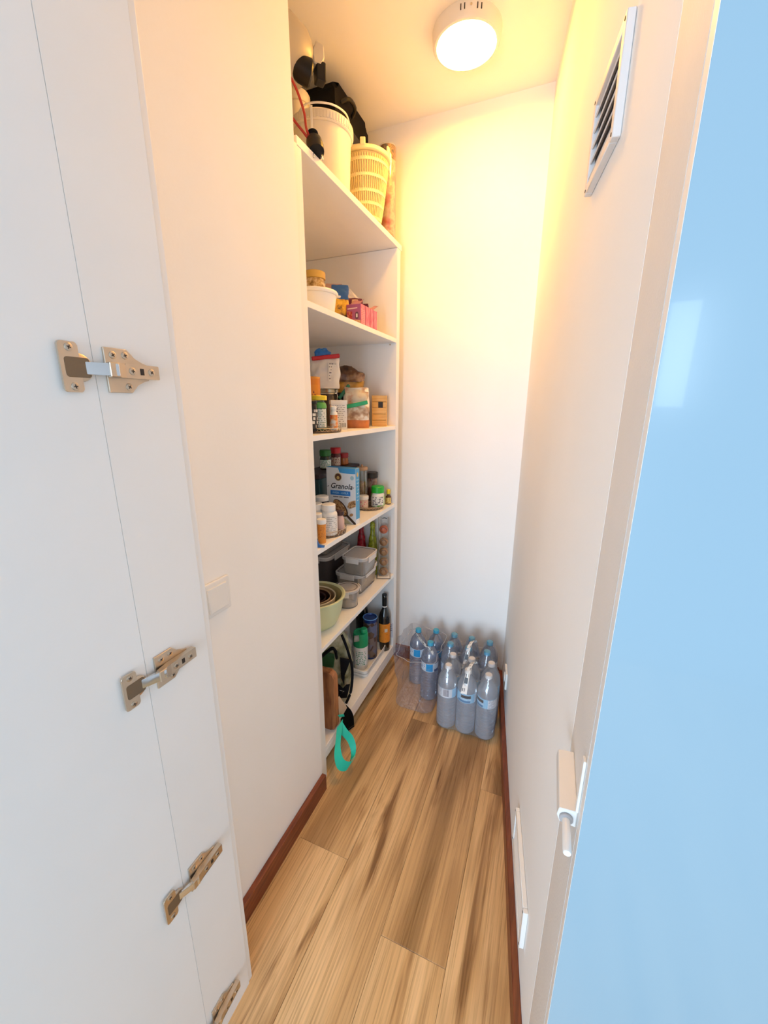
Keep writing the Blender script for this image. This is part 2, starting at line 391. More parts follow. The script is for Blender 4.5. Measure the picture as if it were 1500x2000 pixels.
# baseboards
struct('baseboard_left', box(-.69, -.672, .522, 1.06, 0, .07, .002), MAHOG, 'dark red brown wooden baseboard under the light switch')
a, b = rw(.621, .018), rw(YB-.019, .018); c, d = rw(YB-.019, 0), rw(.621, 0)
struct('baseboard_right', prism([(a.x, a.y), (b.x, b.y), (c.x, c.y), (d.x, d.y)], 'z', 0, .075, .002), MAHOG, 'dark red brown wooden baseboard along the right wall')
struct('baseboard_back', box(-1.2, rw(YB, .018).x, YB-.018, YB, 0, .075, .002), MAHOG, 'dark red brown wooden baseboard behind the water bottles')

# left door, opened, seen from its inner side
dl = struct('door_1', box(-.019, 0, -.60, 0, .02, 2.56), MEL, 'white hinged door standing open at the left', (-.5811, .3802, 0), (0, 0, math.radians(-2.2)))
# right neighbour: glossy front, blue of the daylight put into its colour
GLOSSDAY = M('daylight_tinted_lacquer', (.30, .44, .53), .17, coat=.25, var=.008, vscale=3)  # blue daylight tint painted into the base colour
dr = struct('door_2', box(.0831, .70, .443, .462, .02, 2.56), GLOSSDAY, 'glossy cabinet door at the right edge, coloured with blue daylight')
put('edge_band', box(.0827, .08305, .4432, .4619, .021, 2.559), EDGE, dr, label='white edge band of the right door')

# shelving unit
X0, X1 = -1.215, -.70
un = thing('shelving_unit', 'tall white built-in shelving unit with six shelves in the niche', 'shelves', (-.95, 1.48, 0))
def upart(n, x0, x1, y0, y1, z0, z1, m=MEL, bev=.0008): return put(n, box(x0+.95, x1+.95, y0-1.48, y1-1.48, z0, z1, bev, 1), m, un)
upart('side_panel', X0, X1, 1.086, 1.109, 0.0, 2.118); upart('side_panel', X0, X1, 1.852, 1.889, .09, 2.118)
upart('back_panel', X0-.012, X0, 1.086, 1.889, .09, 2.118)
upart('shelf', X0, X1+.001, 1.086, 1.9, 2.119, 2.14)
SH = {'s1': .147, 's5': .583, 's4': .970, 's3': 1.358, 's2': 1.750, 'top': 2.14}
for k in ('s5', 's4', 's3', 's2'): upart('shelf', X0, X1-.001, 1.1092, 1.8518, SH[k]-.018, SH[k])
upart('shelf', X0, X1, 1.1092, 1.8518, .127, SH['s1']); upart('plinth_rail', X1-.02, X1, 1.1092, 1.8518, .09, .1268)
for z in (1.725, .945):      # shelf pin under a corner
    put('shelf_pin', cyl(.003, -.006, .006, .001, 10), NICKEL, un, (X1-.03+.95, 1.848-1.48, z), (PI/2, 0, 0))

# ceiling lamp
lp = thing('ceiling_lamp', 'round white surface LED ceiling lamp, switched on', 'lamp', (-.39, 1.655, CZ))
put('lamp_body', lathe([(0, 0), (.112, 0), (.113, -.003), (.110, -.034), (.105, -.040), (.098, -.041), (.097, -.038), (0, -.036)], 56), M('lamp_white', (.82, .80, .76), .4), lp)
put('light_disc', lathe([(0, -.0405), (.0955, -.0405), (.0965, -.0385), (0, -.0375)], 56), emit('lamp_glow', (1, .46, .06), 101), lp)
for a in (-26, -20, -10, 0, 6.5):
    a = math.radians(a-62)
    if abs(math.degrees(a)+72) < 1: put('screw', cyl(.0035, 0, .003, .0008, 12), NICKEL, lp, (.1115*math.cos(a), .1115*math.sin(a), -.014), (0, PI/2, a))
    else: put('vent_slot', box(-.0012, .0012, -.0015, .0015, -.007, .007), DARKM, lp, (.1123*math.cos(a), .1123*math.sin(a), -.016), (0, 0, a))

# light switch and outlet
sw = thing('light_switch', 'square white light switch on the left wall', 'switch', (-.69, .640, 1.016))
put('switch_frame', box(0, .008, -.042, .042, -.042, .042, .003), WHITEP, sw)
put('rocker', box(.0062, .0125, -.029, .029, -.030, .030, .002), WHITEP, sw, rot=(0, math.radians(-2), 0))
q = rw(1.72, 0, .22)
so = thing('wall_outlet', 'white wall outlet low on the right wall beside the water bottles', 'outlet', q, -A)
put('outlet_frame', box(-.009, 0, -.042, .042, -.042, .042, .003), WHITEP, so)
put('socket_face', lathe([(0, .004), (.017, .004), (.019, 0), (.022, 0), (.022, .003), (0, .0045)], 24), WHITEP, so, (-.009, 0, 0), (0, -PI/2, 0))

# vent grilles on the right wall (local: -X into the room, Y along the wall)
def vent(label, yc, zc, wy, hz, nslat, m, th=.013, tilt=35):
    v = thing('vent_grille', label, 'vent', rw(yc, 0, zc), -A)
    fr = .016 if hz > .14 else .012
    bm = bmesh.new()
    for x in ((-wy/2, -wy/2+fr, -hz/2, hz/2), (wy/2-fr, wy/2, -hz/2, hz/2), (-wy/2+fr, wy/2-fr, hz/2-fr, hz/2), (-wy/2+fr, wy/2-fr, -hz/2, -hz/2+fr)):
        bm_box(bm, -th, -.0005, x[0], x[1], x[2], x[3], .0012, 1)
    put('frame', _mesh(bm, 'frame'), m, v)
    put('dark_mesh', box(-.003, -.001, -wy/2+fr, wy/2-fr, -hz/2+fr, hz/2-fr), M('vent_dark', (.09, .075, .065), .8, bump=.5, bscale=900), v)
    n = nslat; st = (hz-2*fr)/n
    sl = box(-.0012, .0012, -wy/2+fr, wy/2-fr, -st*.30, st*.30)
    for i in range(n):
        put('slat', sl, m, v, (-th*.52, 0, -hz/2+fr+st*(i+.5)), (0, math.radians(tilt), 0))
    for sy in (-1, 1):
        for sz in (-1, 1): put('screw_hole', cyl(.0028, 0, .0012, .0004, 10), DARKM, v, (-th-.0008, sy*(wy/2-fr*.5), sz*(hz/2-fr*.45)), (0, PI/2, 0))
VENTM = M('vent_aluminium', (.74, .72, .71), .45, var=.02)
vent('aluminium vent grille high on the right wall', .913, 1.928, .19, .155, 5, VENTM)
vent('white plastic vent plate low on the right wall near the baseboard', .872, .245, .265, .118, 9, WHITEP, .012, 60)

# push latch on the right jamb
la = thing('push_latch', 'white push-to-open latch with a round pin on the right jamb', 'latch', (.0824, .47, .91))
put('latch_body', prism([(0, 0), (-.020, .002), (-.024, .012), (-.022, .024), (0, .026)], 'y', .002, .105, .001), WHITEP, la)
put('mounting_flange', box(-.0035, 0, -.003, .008, .030, .112, .001), WHITEP, la)
put('collar', cyl(.0085, 0, .004, .001, 20), GREYP, la, (-.0125, .002, .012), (PI/2, 0, 0))
put('pin', lathe([(0, 0), (.0052, 0), (.0052, .046), (.0045, .048), (.0035, .0475), (0, .0465)], 20), WHITEP, la, (-.0125, .002, .012), (PI/2, 0, 0))

# hinges: local X away from the panel, Y along it, Z up
bm = bmesh.new(); bm_box(bm, .0013, .0017, -.0026, .0026, -.0006, .0006); bm_box(bm, .00135, .00175, -.0006, .0006, -.0026, .0026)
CROSS = _mesh(bm, 'cross', False)
def make_hinge(loc, label):
    h = thing('cabinet_hinge', label, 'hinge', loc, 0, 'concealed hinges of the left door')
    put('cup_flange', prism(rrect(-.044, -.020, -.031, .031, .004), 'x', .0022, .0055, .0006), NICKEL, h)
    cu = put('cup', lathe([(0, .0006), (.0165, .0006), (.0178, .0018), (.0178, .004), (.0165, .005), (0, .005)], 28, Matrix.Rotation(PI/2, 4, 'Y')), NICKEL, h, (0, -.021, 0))
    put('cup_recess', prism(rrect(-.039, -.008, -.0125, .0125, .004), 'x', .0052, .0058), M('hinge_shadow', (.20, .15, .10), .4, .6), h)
    put('link_arm', prism([(.004, -.018), (.014, .006), (.020, .022), (.016, .024), (.009, .008), (.0045, -.010)], 'z', -.008, .008, .0006), STEEL, h, label='bright steel link arm')
    bm = bmesh.new()
    prof = [(.0185, .010), (.0185, .024), (.0155, .034), (.0155, .088), (.004, .088), (.004, .034), (.008, .012)]
    put('hinge_arm', prism(prof, 'z', -.0098, .0098, .0010), NICKEL, h)
    put('mounting_plate', prism([(.014, -.030), (.048, -.030), (.056, -.022), (.058, -.018), (.070, -.013), (.078, -.011), (.078, .011), (.070, .013), (.058, .018), (.056, .022), (.048, .030), (.014, .030)], 'x', .0001, .004, .0007), NICKEL, h)
    put('arm_slot', box(.0153, .0158, .056, .062, -.0045, .0045), DARKM, h)
    for (x, y, z) in ((.0053, -.031, .024), (.0053, -.031, -.024), (.0038, .044, .0215), (.0038, .044, -.0215), (.0153, .044, 0), (.0153, .074, 0), (.0038, .026, .0205)):
        s = put('screw', lathe([(.0052, 0), (.0052, .0008), (.0042, .0014), (0, .0014)], 14, Matrix.Rotation(PI/2, 4, 'Y')), NICKEL, h, (x, y, z))
        put('cross_slot', CROSS, DARKM, s, rot=(random.uniform(0, 1.5), 0, 0))
    return h
h1 = make_hinge((-.5808, .380, 1.497), 'nickel door hinge, uppermost of four at the left')
for z, lb in ((1.010, 'nickel door hinge, second from the top at the left'), (.529, 'nickel door hinge, third from the top at the left'), (.088, 'nickel door hinge, lowest of four, cut by the bottom of the photo')):
    dup(h1, (-.5808, .380, z), 0, lb)
# ------------------------------------------------------------------ jars, bottles and the like
def jar(name, label, cat, x, y, z, prof, body, lid, lidm, lab=None, labm=None, group=None, off=0, extra=None, lids='lid'):
    """body from a lathe profile, a lid profile, and a printed wrap (r, z0, z1, deg)"""
    t = thing(name, label, cat, (x, y, z), face(x, y, off), group)
    put('body', lathe(prof, 28), body, t)
    if lid: put(lids, lathe(lid, 28), lidm, t)
    if lab: put('paper_label', patch(lab[0], lab[1], lab[2], -lab[3], lab[3]), labm, t)
    if extra: extra(t)
    return t
def cap(r, z0, z1, ribs=0): return [(0, z0), (r-.001, z0), (r, z0+.001), (r, z1-.0025), (r-.0025, z1), (0, z1)]
def pot(r, h, neck, nz, b=.003):       # plain bottle: cylinder, shoulder, neck
    return [(0, 0), (r-b, 0), (r, b), (r, nz-.014), (r*.93, nz-.006), (neck+.001, nz), (neck, nz+.002), (neck, h), (0, h)]
PILL = M('pill_bottle_white', (.80, .80, .77), .35, var=.015)
TXT = printed('grey_small_print', (.78, .78, .75), (.50, .51, .51), 9, 6, .45)
TXTB = printed('white_small_print', (.80, .80, .78), (.16, .17, .22), 9, 7, .45)
TXTG = printed('green_print', (.78, .84, .80), (.10, .34, .20), 7, 6, .45)

# ---- top shelf
zt = SH['top']
mx = thing('stand_mixer', 'cream kitchen mixer with black nozzle, half hidden behind the wall on the top shelf', 'mixer', (-.86, 1.17, zt))
put('base', prism(rrect(-.10, .125, -.06, .05, .03), 'z', 0, .028, .003), OFFW, mx)
put('column', lathe([(0, .028), (.055, .028), (.048, .06), (.043, .14), (.05, .20), (.05, .225), (0, .235)], 24), CREAM, mx, (-.02, -.01, 0))
hd = Matrix.Translation((-.045, -.03, .312)) @ Matrix.Rotation(math.radians(57), 4, 'Z') @ Matrix.Rotation(PI/2, 4, 'Y')
put('head', lathe([(0, -.09), (.05, -.085), (.078, -.05), (.088, 0), (.087, .06), (.082, .13), (.066, .182), (.036, .214), (0, .222)], 32, hd), CREAM, mx)
put('head_underside', lathe([(0, -.04), (.048, -.035), (.058, .03), (.05, .09), (0, .10)], 24, Matrix.Translation((0, 0, -.040)) @ hd), OFFW, mx)
nz_ = Matrix.Translation((.083, .100, .262)) @ Matrix.Rotation(math.radians(48), 4, 'Z') @ Matrix.Rotation(math.radians(100), 4, 'Y')
put('nozzle', lathe([(0, -.05), (.024, -.05), (.032, -.015), (.033, .012), (.028, .017), (.018, .012), (.014, -.004), (0, -.006)], 24, nz_), BLACK, mx, label='round black nozzle')
put('bracket', prism([(-.022, .286), (.0, .286), (.012, .305), (.010, .338), (-.012, .341), (-.026, .315)], 'y', -.016, .016, .003), M('bracket_grey', (.55, .51, .44), .4), mx, (.108, .140, .0), (0, 0, math.radians(50)))
put('latch_knob', box(-.016, .014, -.016, .016, .250, .298, .004), BLACK, mx, (.109, .142, 0), (0, 0, math.radians(50)), label='black latch')
co = thing('power_cord', 'red power cord with black plug hanging at the edge of the top shelf', 'cord', (-.715, 1.17, zt))
CR = M('red_cord', (.36, .018, .02), .4)
put('cord', tube(spline([(-.06, -.035, .205), (-.035, -.005, .165), (-.018, .012, .11), (-.012, .012, .07), (-.003, .016, .045), (.000, .026, .055)], 7), .0036, 8), CR, co)
put('cord', tube(spline([(-.065, -.03, .125), (-.04, -.012, .085), (-.02, .005, .06), (-.006, .015, .044), (.000, .026, .054)], 6), .0036, 8), CR, co)
pm = Matrix.Translation((.001, .028, .048)) @ Matrix.Rotation(math.radians(50), 4, 'Z') @ Matrix.Rotation(math.radians(152), 4, 'X') @ Matrix.Scale(1.35, 4)
bm = bmesh.new(); bm_lathe(bm, [(0, -.016), (.009, -.016), (.011, 0), (.0165, .006), (.018, .02), (.0165, .034), (0, .034)], 20, mat=pm); 
for k in range(3): bm_lathe(bm, [(.008, -.013+.004*k), (.0125, -.012+.004*k), (.008, -.0105+.004*k)], 16, mat=pm)
put('plug', _mesh(bm, 'plug'), BLACK, co)
for s in (-1, 1): put('prong', lathe([(0, .034), (.0023, .034), (.0023, .050), (.0015, .052), (0, .0525)], 10, pm @ Matrix.Translation((s*.0095, 0, 0))), STEEL, co)
bx, by = -.835, 1.455
bk = thing('bucket', 'white plastic bucket with ribbed lid on the top shelf', 'bucket', (bx, by, zt), face(bx, by))
BW = M('bucket_white', (.80, .77, .70), .4, var=.01)
put('body', lathe([(0, 0), (.090, 0), (.093, .003), (.100, .185), (.101, .198), (0, .198)], 48), BW, bk)
put('lid', lathe([(0, .1983), (.105, .1983), (.1075, .201), (.1085, .225), (.105, .229), (.087, .2285), (.084, .224), (0, .224)], 48), BW, bk)
bm = bmesh.new()
for i in range(64):
    a = 2*PI*i/64; 
    m = Matrix.Rotation(a, 4, 'Z') @ Matrix.Translation((.1083, 0, .213))
    r = bmesh.ops.create_cube(bm, size=1, matrix=m @ Matrix.Diagonal((.0026, .0045, .020, 1)))
ri = put('lid_ribs', _mesh(bm, 'ribs', False), BW, bk)
put('bail_handle', tube(spline([(-.110, .02, .207), (-.066, -.084, .227), (-.03, -.116, .231), (.03, -.113, .235), (.074, -.065, .247), (.094, .0, .260), (.104, .02, .22)], 8), .0028, 8), WHITEP, bk)
put('hang_tab', box(-.004, .004, -.0015, .0015, -.035, .028, .001), WHITEP, bk, (-.03, -.1115, .200))
put('lid_tab', box(-.018, .018, -.010, .010, 0, .022, .005), BW, bk, (.02, .08, .2235))
jar('canister', 'tall white plastic canister at the back of the top shelf behind the bucket', 'canister', -.985, 1.545, zt, [(0, 0), (.043, 0), (.047, .004), (.047, .36), (.042, .372), (0, .372)], M('canister_white', (.80, .75, .68), .4), [(0, .3722), (.046, .3722), (.048, .375), (.048, .40), (.043, .408), (0, .408)], BW)
yb_ = thing('storage_box', 'pale yellow plastic box under the black case at the back of the top shelf', 'box', (-1.01, 1.725, zt))
put('box_body', box(-.105, .105, -.115, .125, 0, .262, .012), M('pale_yellow', (.62, .56, .18), .5), yb_)
put('box_lid', box(-.108, .108, -.118, .128, .2622, .285, .006), M('pale_yellow_lid', (.70, .64, .28), .5), yb_)
bg = thing('soft_case', 'black carrying case lying on the yellow box at the back of the top shelf', 'bag', (-.975, 1.715, zt+.2855))
put('case_body', prism(rrect(-.135, .155, .0, .165, .030, 6), 'x', -.12, .128, .014), BLACKF, bg)
put('base_panel', prism(rrect(-.125, .145, .004, .062, .02, 5), 'x', .1285, .139, .004), BLACK, bg)
put('carry_handle', tube(spline([(.128, -.09, .115), (.150, -.075, .128), (.155, -.045, .132), (.150, -.015, .128), (.128, .0, .115)], 6), .007, 8), BLACK, bg)
sx, sy = -.787, 1.708
ss = thing('salad_spinner', 'cream plastic salad spinner with slotted basket on the top shelf', 'spinner', (sx, sy, zt), face(sx, sy))
SP = M('spinner_cream', (.82, .70, .36), .42, var=.02); SP2 = M('spinner_pale', (.84, .75, .46), .42, var=.02)
def rb(z): return .056+(.094-.056)*(z/.235)**.75
put('basket_wall', lathe([(0, .004), (rb(.004)-.006, .004)]+[(rb(z)-.0045, z) for z in (.02, .06, .10, .14, .18, .215, .235)]+[(rb(.235)-.006, .235), (.05, .02), (0, .02)], 48), M('spinner_inner', (.72, .60, .30), .5), ss)
bm = bmesh.new()
for z in (.004, .028, .072, .112, .160, .208): bm_lathe(bm, [(rb(z)-.004, z-.0055+.004), (rb(z)+.0012, z-.005+.004), (rb(z)+.0012, z+.005+.004), (rb(z)-.004, z+.0055+.004)], 48)
put('basket_hoops', _mesh(bm, 'hoops'), SP2, ss)
bm = bmesh.new()
for i in range(60):
    a = 2*PI*i/60; bm_tube(bm, [((rb(z)-.001)*math.cos(a), (rb(z)-.001)*math.sin(a), z) for z in (.01, .07, .13, .2, .228)], .0021, 5)
put('basket_ribs', _mesh(bm, 'ribs'), SP, ss)
put('lid', lathe([(0, .2362), (.0985, .2362), (.101, .239), (.101, .249), (.096, .253), (.03, .262), (.028, .275), (0, .277)], 48), SP2, ss)
for a in (-95, -25, 60, 150):
    a = math.radians(a); put('lid_clip', box(-.010, .010, -.004, .004, 0, .026, .003), SP2, ss, (.098*math.cos(a), .098*math.sin(a), .245), (0, 0, a+PI/2))
rx, ry = -.752, 1.858
wr = thing('wrapping_paper_roll', 'tall roll of pink floral wrapping paper standing at the end of the top shelf', 'paper roll', (rx, ry, zt), face(rx, ry))
put('paper', lathe([(.011, 0), (.034, 0), (.034, .352), (.011, .352), (.011, 0)], 32), blotch('floral_paper', [(.30, (.58, .09, .10)), (.42, (.66, .30, .27)), (.50, (.74, .62, .50)), (.60, (.40, .27, .22)), (.68, (.72, .64, .52))], 18, .35, detail=4), wr)
put('top_band', patch(.0343, .302, .352, -180, 180, 32), blotch('floral_band', [(.38, (.05, .03, .02)), (.47, (.42, .20, .06)), (.56, (.10, .05, .02)), (.66, (.55, .30, .10))], 60, .35), wr)
put('clear_sleeve', lathe([(.0355, 0), (.0358, .357)], 32), GLASS, wr)

# ---- second shelf
z2 = SH['s2']
tb = thing('food_tub', 'white plastic food tub with lid at the left of the second shelf', 'tub', (-.792, 1.305, z2), face(-.792, 1.305))
put('tub_body', lathe([(0, 0), (.060, 0), (.063, .003), (.071, .058), (.071, .062), (0, .062)], 40), WHITEP, tb)
put('tub_lid', lathe([(0, .0622), (.076, .0622), (.078, .065), (.078, .070), (.075, .074), (.064, .0755), (.062, .072), (0, .072)], 40), WHITEP, tb)
put('lid_tab', box(-.01, .01, -.008, .008, 0, .004, .0015), WHITEP, tb, (.077, .012, .0645))
jar('glass_jar', 'glass jar with a yellow ochre lid behind the white tub on the second shelf', 'jar', -.905, 1.49, z2, pot(.043, .170, .038, .164), blotch('nut_mix', [(.35, (.22, .12, .04)), (.5, (.55, .38, .16)), (.65, (.78, .66, .45))], 55, .2), cap(.042, .1705, .196), M('ochre_lid', (.66, .44, .10), .4))
pk = thing('carton', 'plain dusty pink carton at the back of the second shelf', 'box', (-.955, 1.735, z2), math.radians(28))
put('carton_body', box(-.035, .035, -.025, .025, 0, .215, .001), M('dusty_pink', (.52, .30, .24), .6), pk); put('carton_flap', box(-.0355, .0355, -.0255, -.0245, .16, .2155, .0003), M('dusty_pink_flap', (.58, .35, .28), .6), pk)
cb = thing('snack_bag', 'blue and yellow snack bag beside the white tub', 'bag', (-.812, 1.522, z2), face(-.812, 1.522))
put('bag_body', bag(.064, .04, .115, 3, .15, .003, 45), blotch('snack_front', [(.35, (.02, .02, .025)), (.45, (.55, .30, .02)), (.6, (.78, .50, .05)), (.75, (.66, .60, .45))], 40, .35), cb)
put('bag_top', bag(.066, .018, .052, 5, .12, .003, 45, base=1), M('bag_blue', (.02, .10, .36), .3), cb, (0, 0, .100))
put('dark_band', patch(.034, .022, .038, -62, 62), BLACK, cb)
tr = thing('tied_bag', 'clear bag of dry food tied at the top behind the purple packets', 'bag', (-.875, 1.71, z2), face(-.875, 1.71))
put('bag_body', bag(.075, .05, .150, 8, .4, .005, 40, gather=.7), blotch('oat_bag', [(.3, (.55, .45, .33)), (.6, (.74, .66, .54)), (.8, (.82, .78, .70))], 30, .3), tr)
put('bag_neck', bag(.05, .016, .03, 4, .5, .003, 70, gather=-.3), PAPER, tr, (.01, 0, .146), (0, math.radians(42), 0))
ca = thing('drink_carton', 'pink carton with a printed front at the edge of the second shelf', 'box', (-.7508, 1.592, z2), 0)
PK = blotch('carton_pink', [(.35, (.50, .07, .16)), (.5, (.66, .16, .26)), (.65, (.70, .24, .34))], 40, .45, (1, 3, 1))
put('carton_body', box(-.031, .031, -.078, .078, 0, .078, .0008), PK, ca)
put('printed_front', quad((-.030, -.0784, .001), (.030, -.0784, .001), (.030, -.0784, .077), (-.030, -.0784, .077)), M('carton_purple_front', (.36, .09, .22), .45), ca)
put('picture_food', quad((-.029, -.0787, .002), (.029, -.0787, .002), (.029, -.0787, .020), (-.029, -.0787, .026)), blotch('berry_picture', [(.4, (.50, .22, .12)), (.55, (.74, .48, .26)), (.7, (.25, .30, .06))], 160, .4), ca)
put('picture_red', quad((-.027, -.0787, .026), (-.006, -.0787, .026), (-.006, -.0787, .052), (-.027, -.0787, .054)), blotch('red_picture', [(.45, (.42, .03, .04)), (.6, (.60, .20, .10))], 120, .4), ca)
em = put('picture_emblem', prism(rrect(.007, .021, .024, .050, .0065), 'y', -.0788, -.0784), M('emblem_dark', (.12, .05, .09), .4), ca); put('emblem_mark', prism(rrect(.011, .017, .030, .044, .003), 'y', -.0791, -.0788), M('emblem_white', (.78, .74, .74), .4), em)
put('title_band', quad((-.026, -.0787, .060), (.016, -.0787, .062), (.016, -.0787, .066), (-.026, -.0787, .064)), M('band_pale', (.76, .55, .55), .5), ca)
for y in (-.038, .008, .042):
    put('carton_seam', box(.0308, .0316, y-.0012, y+.0012, .002, .077), M('carton_maroon', (.26, .03, .10), .5), ca)
put('side_print', quad((.0316, -.076, .004), (.0316, -.042, .004), (.0316, -.042, .062), (.0316, -.076, .062)), printed('pink_print', (.74, .26, .34), (.52, .10, .16), 9, 5, .5), ca)
put('open_flap', quad((-.02, -.07, .0785), (.028, -.07, .0785), (.034, -.05, .098), (-.015, -.05, .094), 6, 4, lambda u, v: (0, 0, .003*math.sin(u*7)), .0008), M('flap_pink', (.70, .42, .44), .5), ca)
put('open_flap', quad((.0, .04, .0785), (.030, .04, .0785), (.050, .062, .100), (.015, .070, .096), 6, 4, lambda u, v: (0, 0, .003*math.sin(u*6)), .0008), M('flap_pink', (.70, .42, .44), .5), ca)
PU = M('dark_purple_foil', (.10, .012, .05), .3, var=.2, bump=.4, bscale=50)
pp = thing('purple_packet', 'dark purple packet with a cream patch lying behind the pink carton', 'packet', (-.818, 1.622, z2), face(-.818, 1.622))
put('packet_body', bag(.10, .03, .128, 6, .2, .004, 40), PU, pp); put('cream_patch', quad((.002, -.0165, .085), (.036, -.0165, .085), (.030, -.0125, .120), (.006, -.0125, .120), 4, 3, lambda u, v: (0, -.004*math.sin(PI*u), 0)), M('patch_cream', (.72, .52, .34), .5), pp)
pp2 = thing('purple_packet', 'small dark purple packet sticking up at the far end of the pink carton', 'packet', (-.815, 1.742, z2), face(-.815, 1.742, -12))
put('packet_body', bag(.045, .022, .125, 9, .2, .003, 50), PU, pp2); put('packet_seal', box(-.021, .021, -.002, .002, .124, .132, .0008), PU, pp2)

# ---- third shelf
z3 = SH['s3']
def wire_tray(name, label, x, y, z, r, h=.016, group=None):
    t = thing(name, label, 'tray', (x, y, z), face(x, y), group)
    put('plate', lathe([(0, .002), (r-.002, .002), (r, .003), (r, .005), (r-.002, .006), (0, .006)], 40), M('tray_brown', (.16, .11, .07), .4), t)
    put('foot', lathe([(0, 0), (r*.6, 0), (r*.62, .002), (0, .0021)], 32), BLACK, t)
    put('gallery_rail', tube([(r*math.cos(2*PI*i/40), r*math.sin(2*PI*i/40), h) for i in range(40)], .0013, 6, True), NICKEL, t)
    bm = bmesh.new()
    for i in range(28):
        a, b = 2*PI*i/28, 2*PI*(i+1)/28
        bm_tube(bm, [(r*math.cos(a), r*math.sin(a), .005), (r*math.cos((a+b)/2), r*math.sin((a+b)/2), h), (r*math.cos(b), r*math.sin(b), .005)], .0008, 5)
    put('gallery_wires', _mesh(bm, 'wires'), NICKEL, t)
    return t
tz = .0062
wire_tray('turntable', 'round tray with wire gallery under the green bottle on the third shelf', -.797, 1.285, z3, .092)
DG = M('dark_green_bottle', (.015, .085, .025), .12, spec=.8)
gb = jar('supplement_bottle', 'green bottle with a yellow lid and white label on the third shelf', 'bottle', -.772, 1.268, z3+tz, pot(.0275, .104, .020, .098), DG, cap(.0295, .105, .121), YELLOW, (.0279, .012, .076, 62), printed('leaf_label', (.76, .80, .77), (.20, .32, .26), 10, 6, .47))
put('green_shoulder', lathe([(.0278, .078), (.0278, .0845), (.0262, .0925), (.0225, .0978)], 28), M('label_green', (.10, .40, .08), .3), gb)
jar('black_jar', 'black printed jar at the left end of the third shelf', 'jar', -.772, 1.209, z3+tz, pot(.026, .092, .023, .088), BLACK, cap(.0265, .0925, .104), BLACK, (.0264, .01, .074, 80), printed('black_white_print', (.02, .02, .022), (.72, .72, .70), 5, 4, .5, fill=.7), off=8)
jar('orange_tin', 'orange tin with dark spots behind the green bottle', 'tin', -.882, 1.405, z3, [(0, 0), (.031, 0), (.032, .002), (.032, .193), (0, .193)], M('tin_orange', (.80, .26, .01), .4), [(0, .1932), (.0325, .1932), (.0328, .197), (.031, .2005), (0, .2005)], M('tin_lid_orange', (.84, .34, .03), .4), (.0322, .09, .17, 75), blotch('tin_spots', [(.0, (.80, .25, .01)), (.60, (.82, .30, .01)), (.64, (.22, .03, .01)), (1, (.20, .03, .01))], 55, .4), off=-12)
wb = thing('white_carton', 'white printed carton beside the grain bag on the third shelf', 'box', (-.792, 1.448, z3), face(-.792, 1.448, 8))
put('carton_body', box(-.031, .031, -.022, .022, 0, .112, .001), PAPER, wb)
put('printed_front', quad((-.029, -.0224, .004), (.029, -.0224, .004), (.029, -.0224, .095), (-.029, -.0224, .095)), printed('carton_print', (.80, .79, .76), (.35, .33, .33), 12, 5, .5, fill=.35), wb)
put('lid_lip', box(-.033, .033, -.0235, .0235, .098, .114, .002), PAPER, wb)
put('dark_stripe', box(-.029, -.006, -.0229, -.0224, .078, .083), M('stripe_navy', (.05, .03, .10), .5), wb); put('dark_stripe', box(-.029, -.006, -.0229, -.0224, .068, .073), M('stripe_navy', (.05, .03, .10), .5), wb)
put('barcode', quad((.004, -.0229, .008), (.026, -.0229, .008), (.026, -.0229, .026), (.004, -.0229, .026)), printed('barcode_print', (.82, .81, .78), (.08, .08, .08), 1, 22, .5, bars=True), wb)
jar('small_bottle', 'small white bottle with an orange and red label in front of the white carton', 'bottle', -.752, 1.338, z3+.0, pot(.0145, .078, .010, .070), PILL, cap(.0115, .0785, .091), WHITEP, (.0148, .012, .06, 70), blotch('orange_red_label', [(.35, (.80, .76, .70)), (.48, (.82, .34, .06)), (.6, (.72, .06, .03)), (.7, (.80, .74, .66))], 38, .4))
cj = thing('clamp_jar', 'dark glass jar with a metal clamp lid under the white flour bag', 'jar', (-.905, 1.575, z3), face(-.905, 1.575))
put('jar_body', lathe(pot(.042, .140, .036, .132), 32), M('jar_dark', (.10, .07, .045), .12), cj)
put('jar_lid', lathe(cap(.041, .146, .162), 32), M('jar_lid', (.50, .45, .32), .25, .7), cj); put('clamp_wire', tube([(.0395*math.cos(2*PI*i/32), .0395*math.sin(2*PI*i/32), .143) for i in range(32)], .0028, 6, True), STEEL, cj)
put('clamp', tube([(.03, -.032, .156), (.036, -.042, .130), (.03, -.046, .105), (.036, -.040, .130)], .0016, 6), STEEL, cj)
bj = thing('small_jar', 'small black jar with white scribbled print behind the grain bag', 'jar', (-.862, 1.60, z3), face(-.862, 1.60))
put('jar_body', lathe(pot(.024, .125, .021, .12), 24), BLACK, bj); put('jar_lid', lathe(cap(.0235, .1255, .148), 24), BLACK, bj); put('paper_label', patch(.0244, .07, .118, -75, 75), printed('scribble', (.03, .03, .035), (.66, .66, .66), 4, 5, .53, fill=.8), bj)
flz = z3+.1623
fb = thing('flour_bag', 'white paper bag with blue top closed by a red clip, standing on the clamp jar', 'bag', (-.903, 1.545, flz), face(-.903, 1.545))
put('bag_body', bag(.118, .06, .120, 11, .35, .006, 26, base=.97), blotch('flour_paper', [(.30, (.60, .62, .72)), (.45, (.80, .78, .74)), (.7, (.84, .82, .77))], 9, .6, bump=.25), fb)
put('side_print', quad((.012, -.0325, .030), (.050, -.024, .030), (.048, -.020, .100), (.014, -.026, .100), 4, 2), printed('flour_print', (.80, .78, .73), (.22, .20, .22), 6, 4, .5, fill=.4), fb)
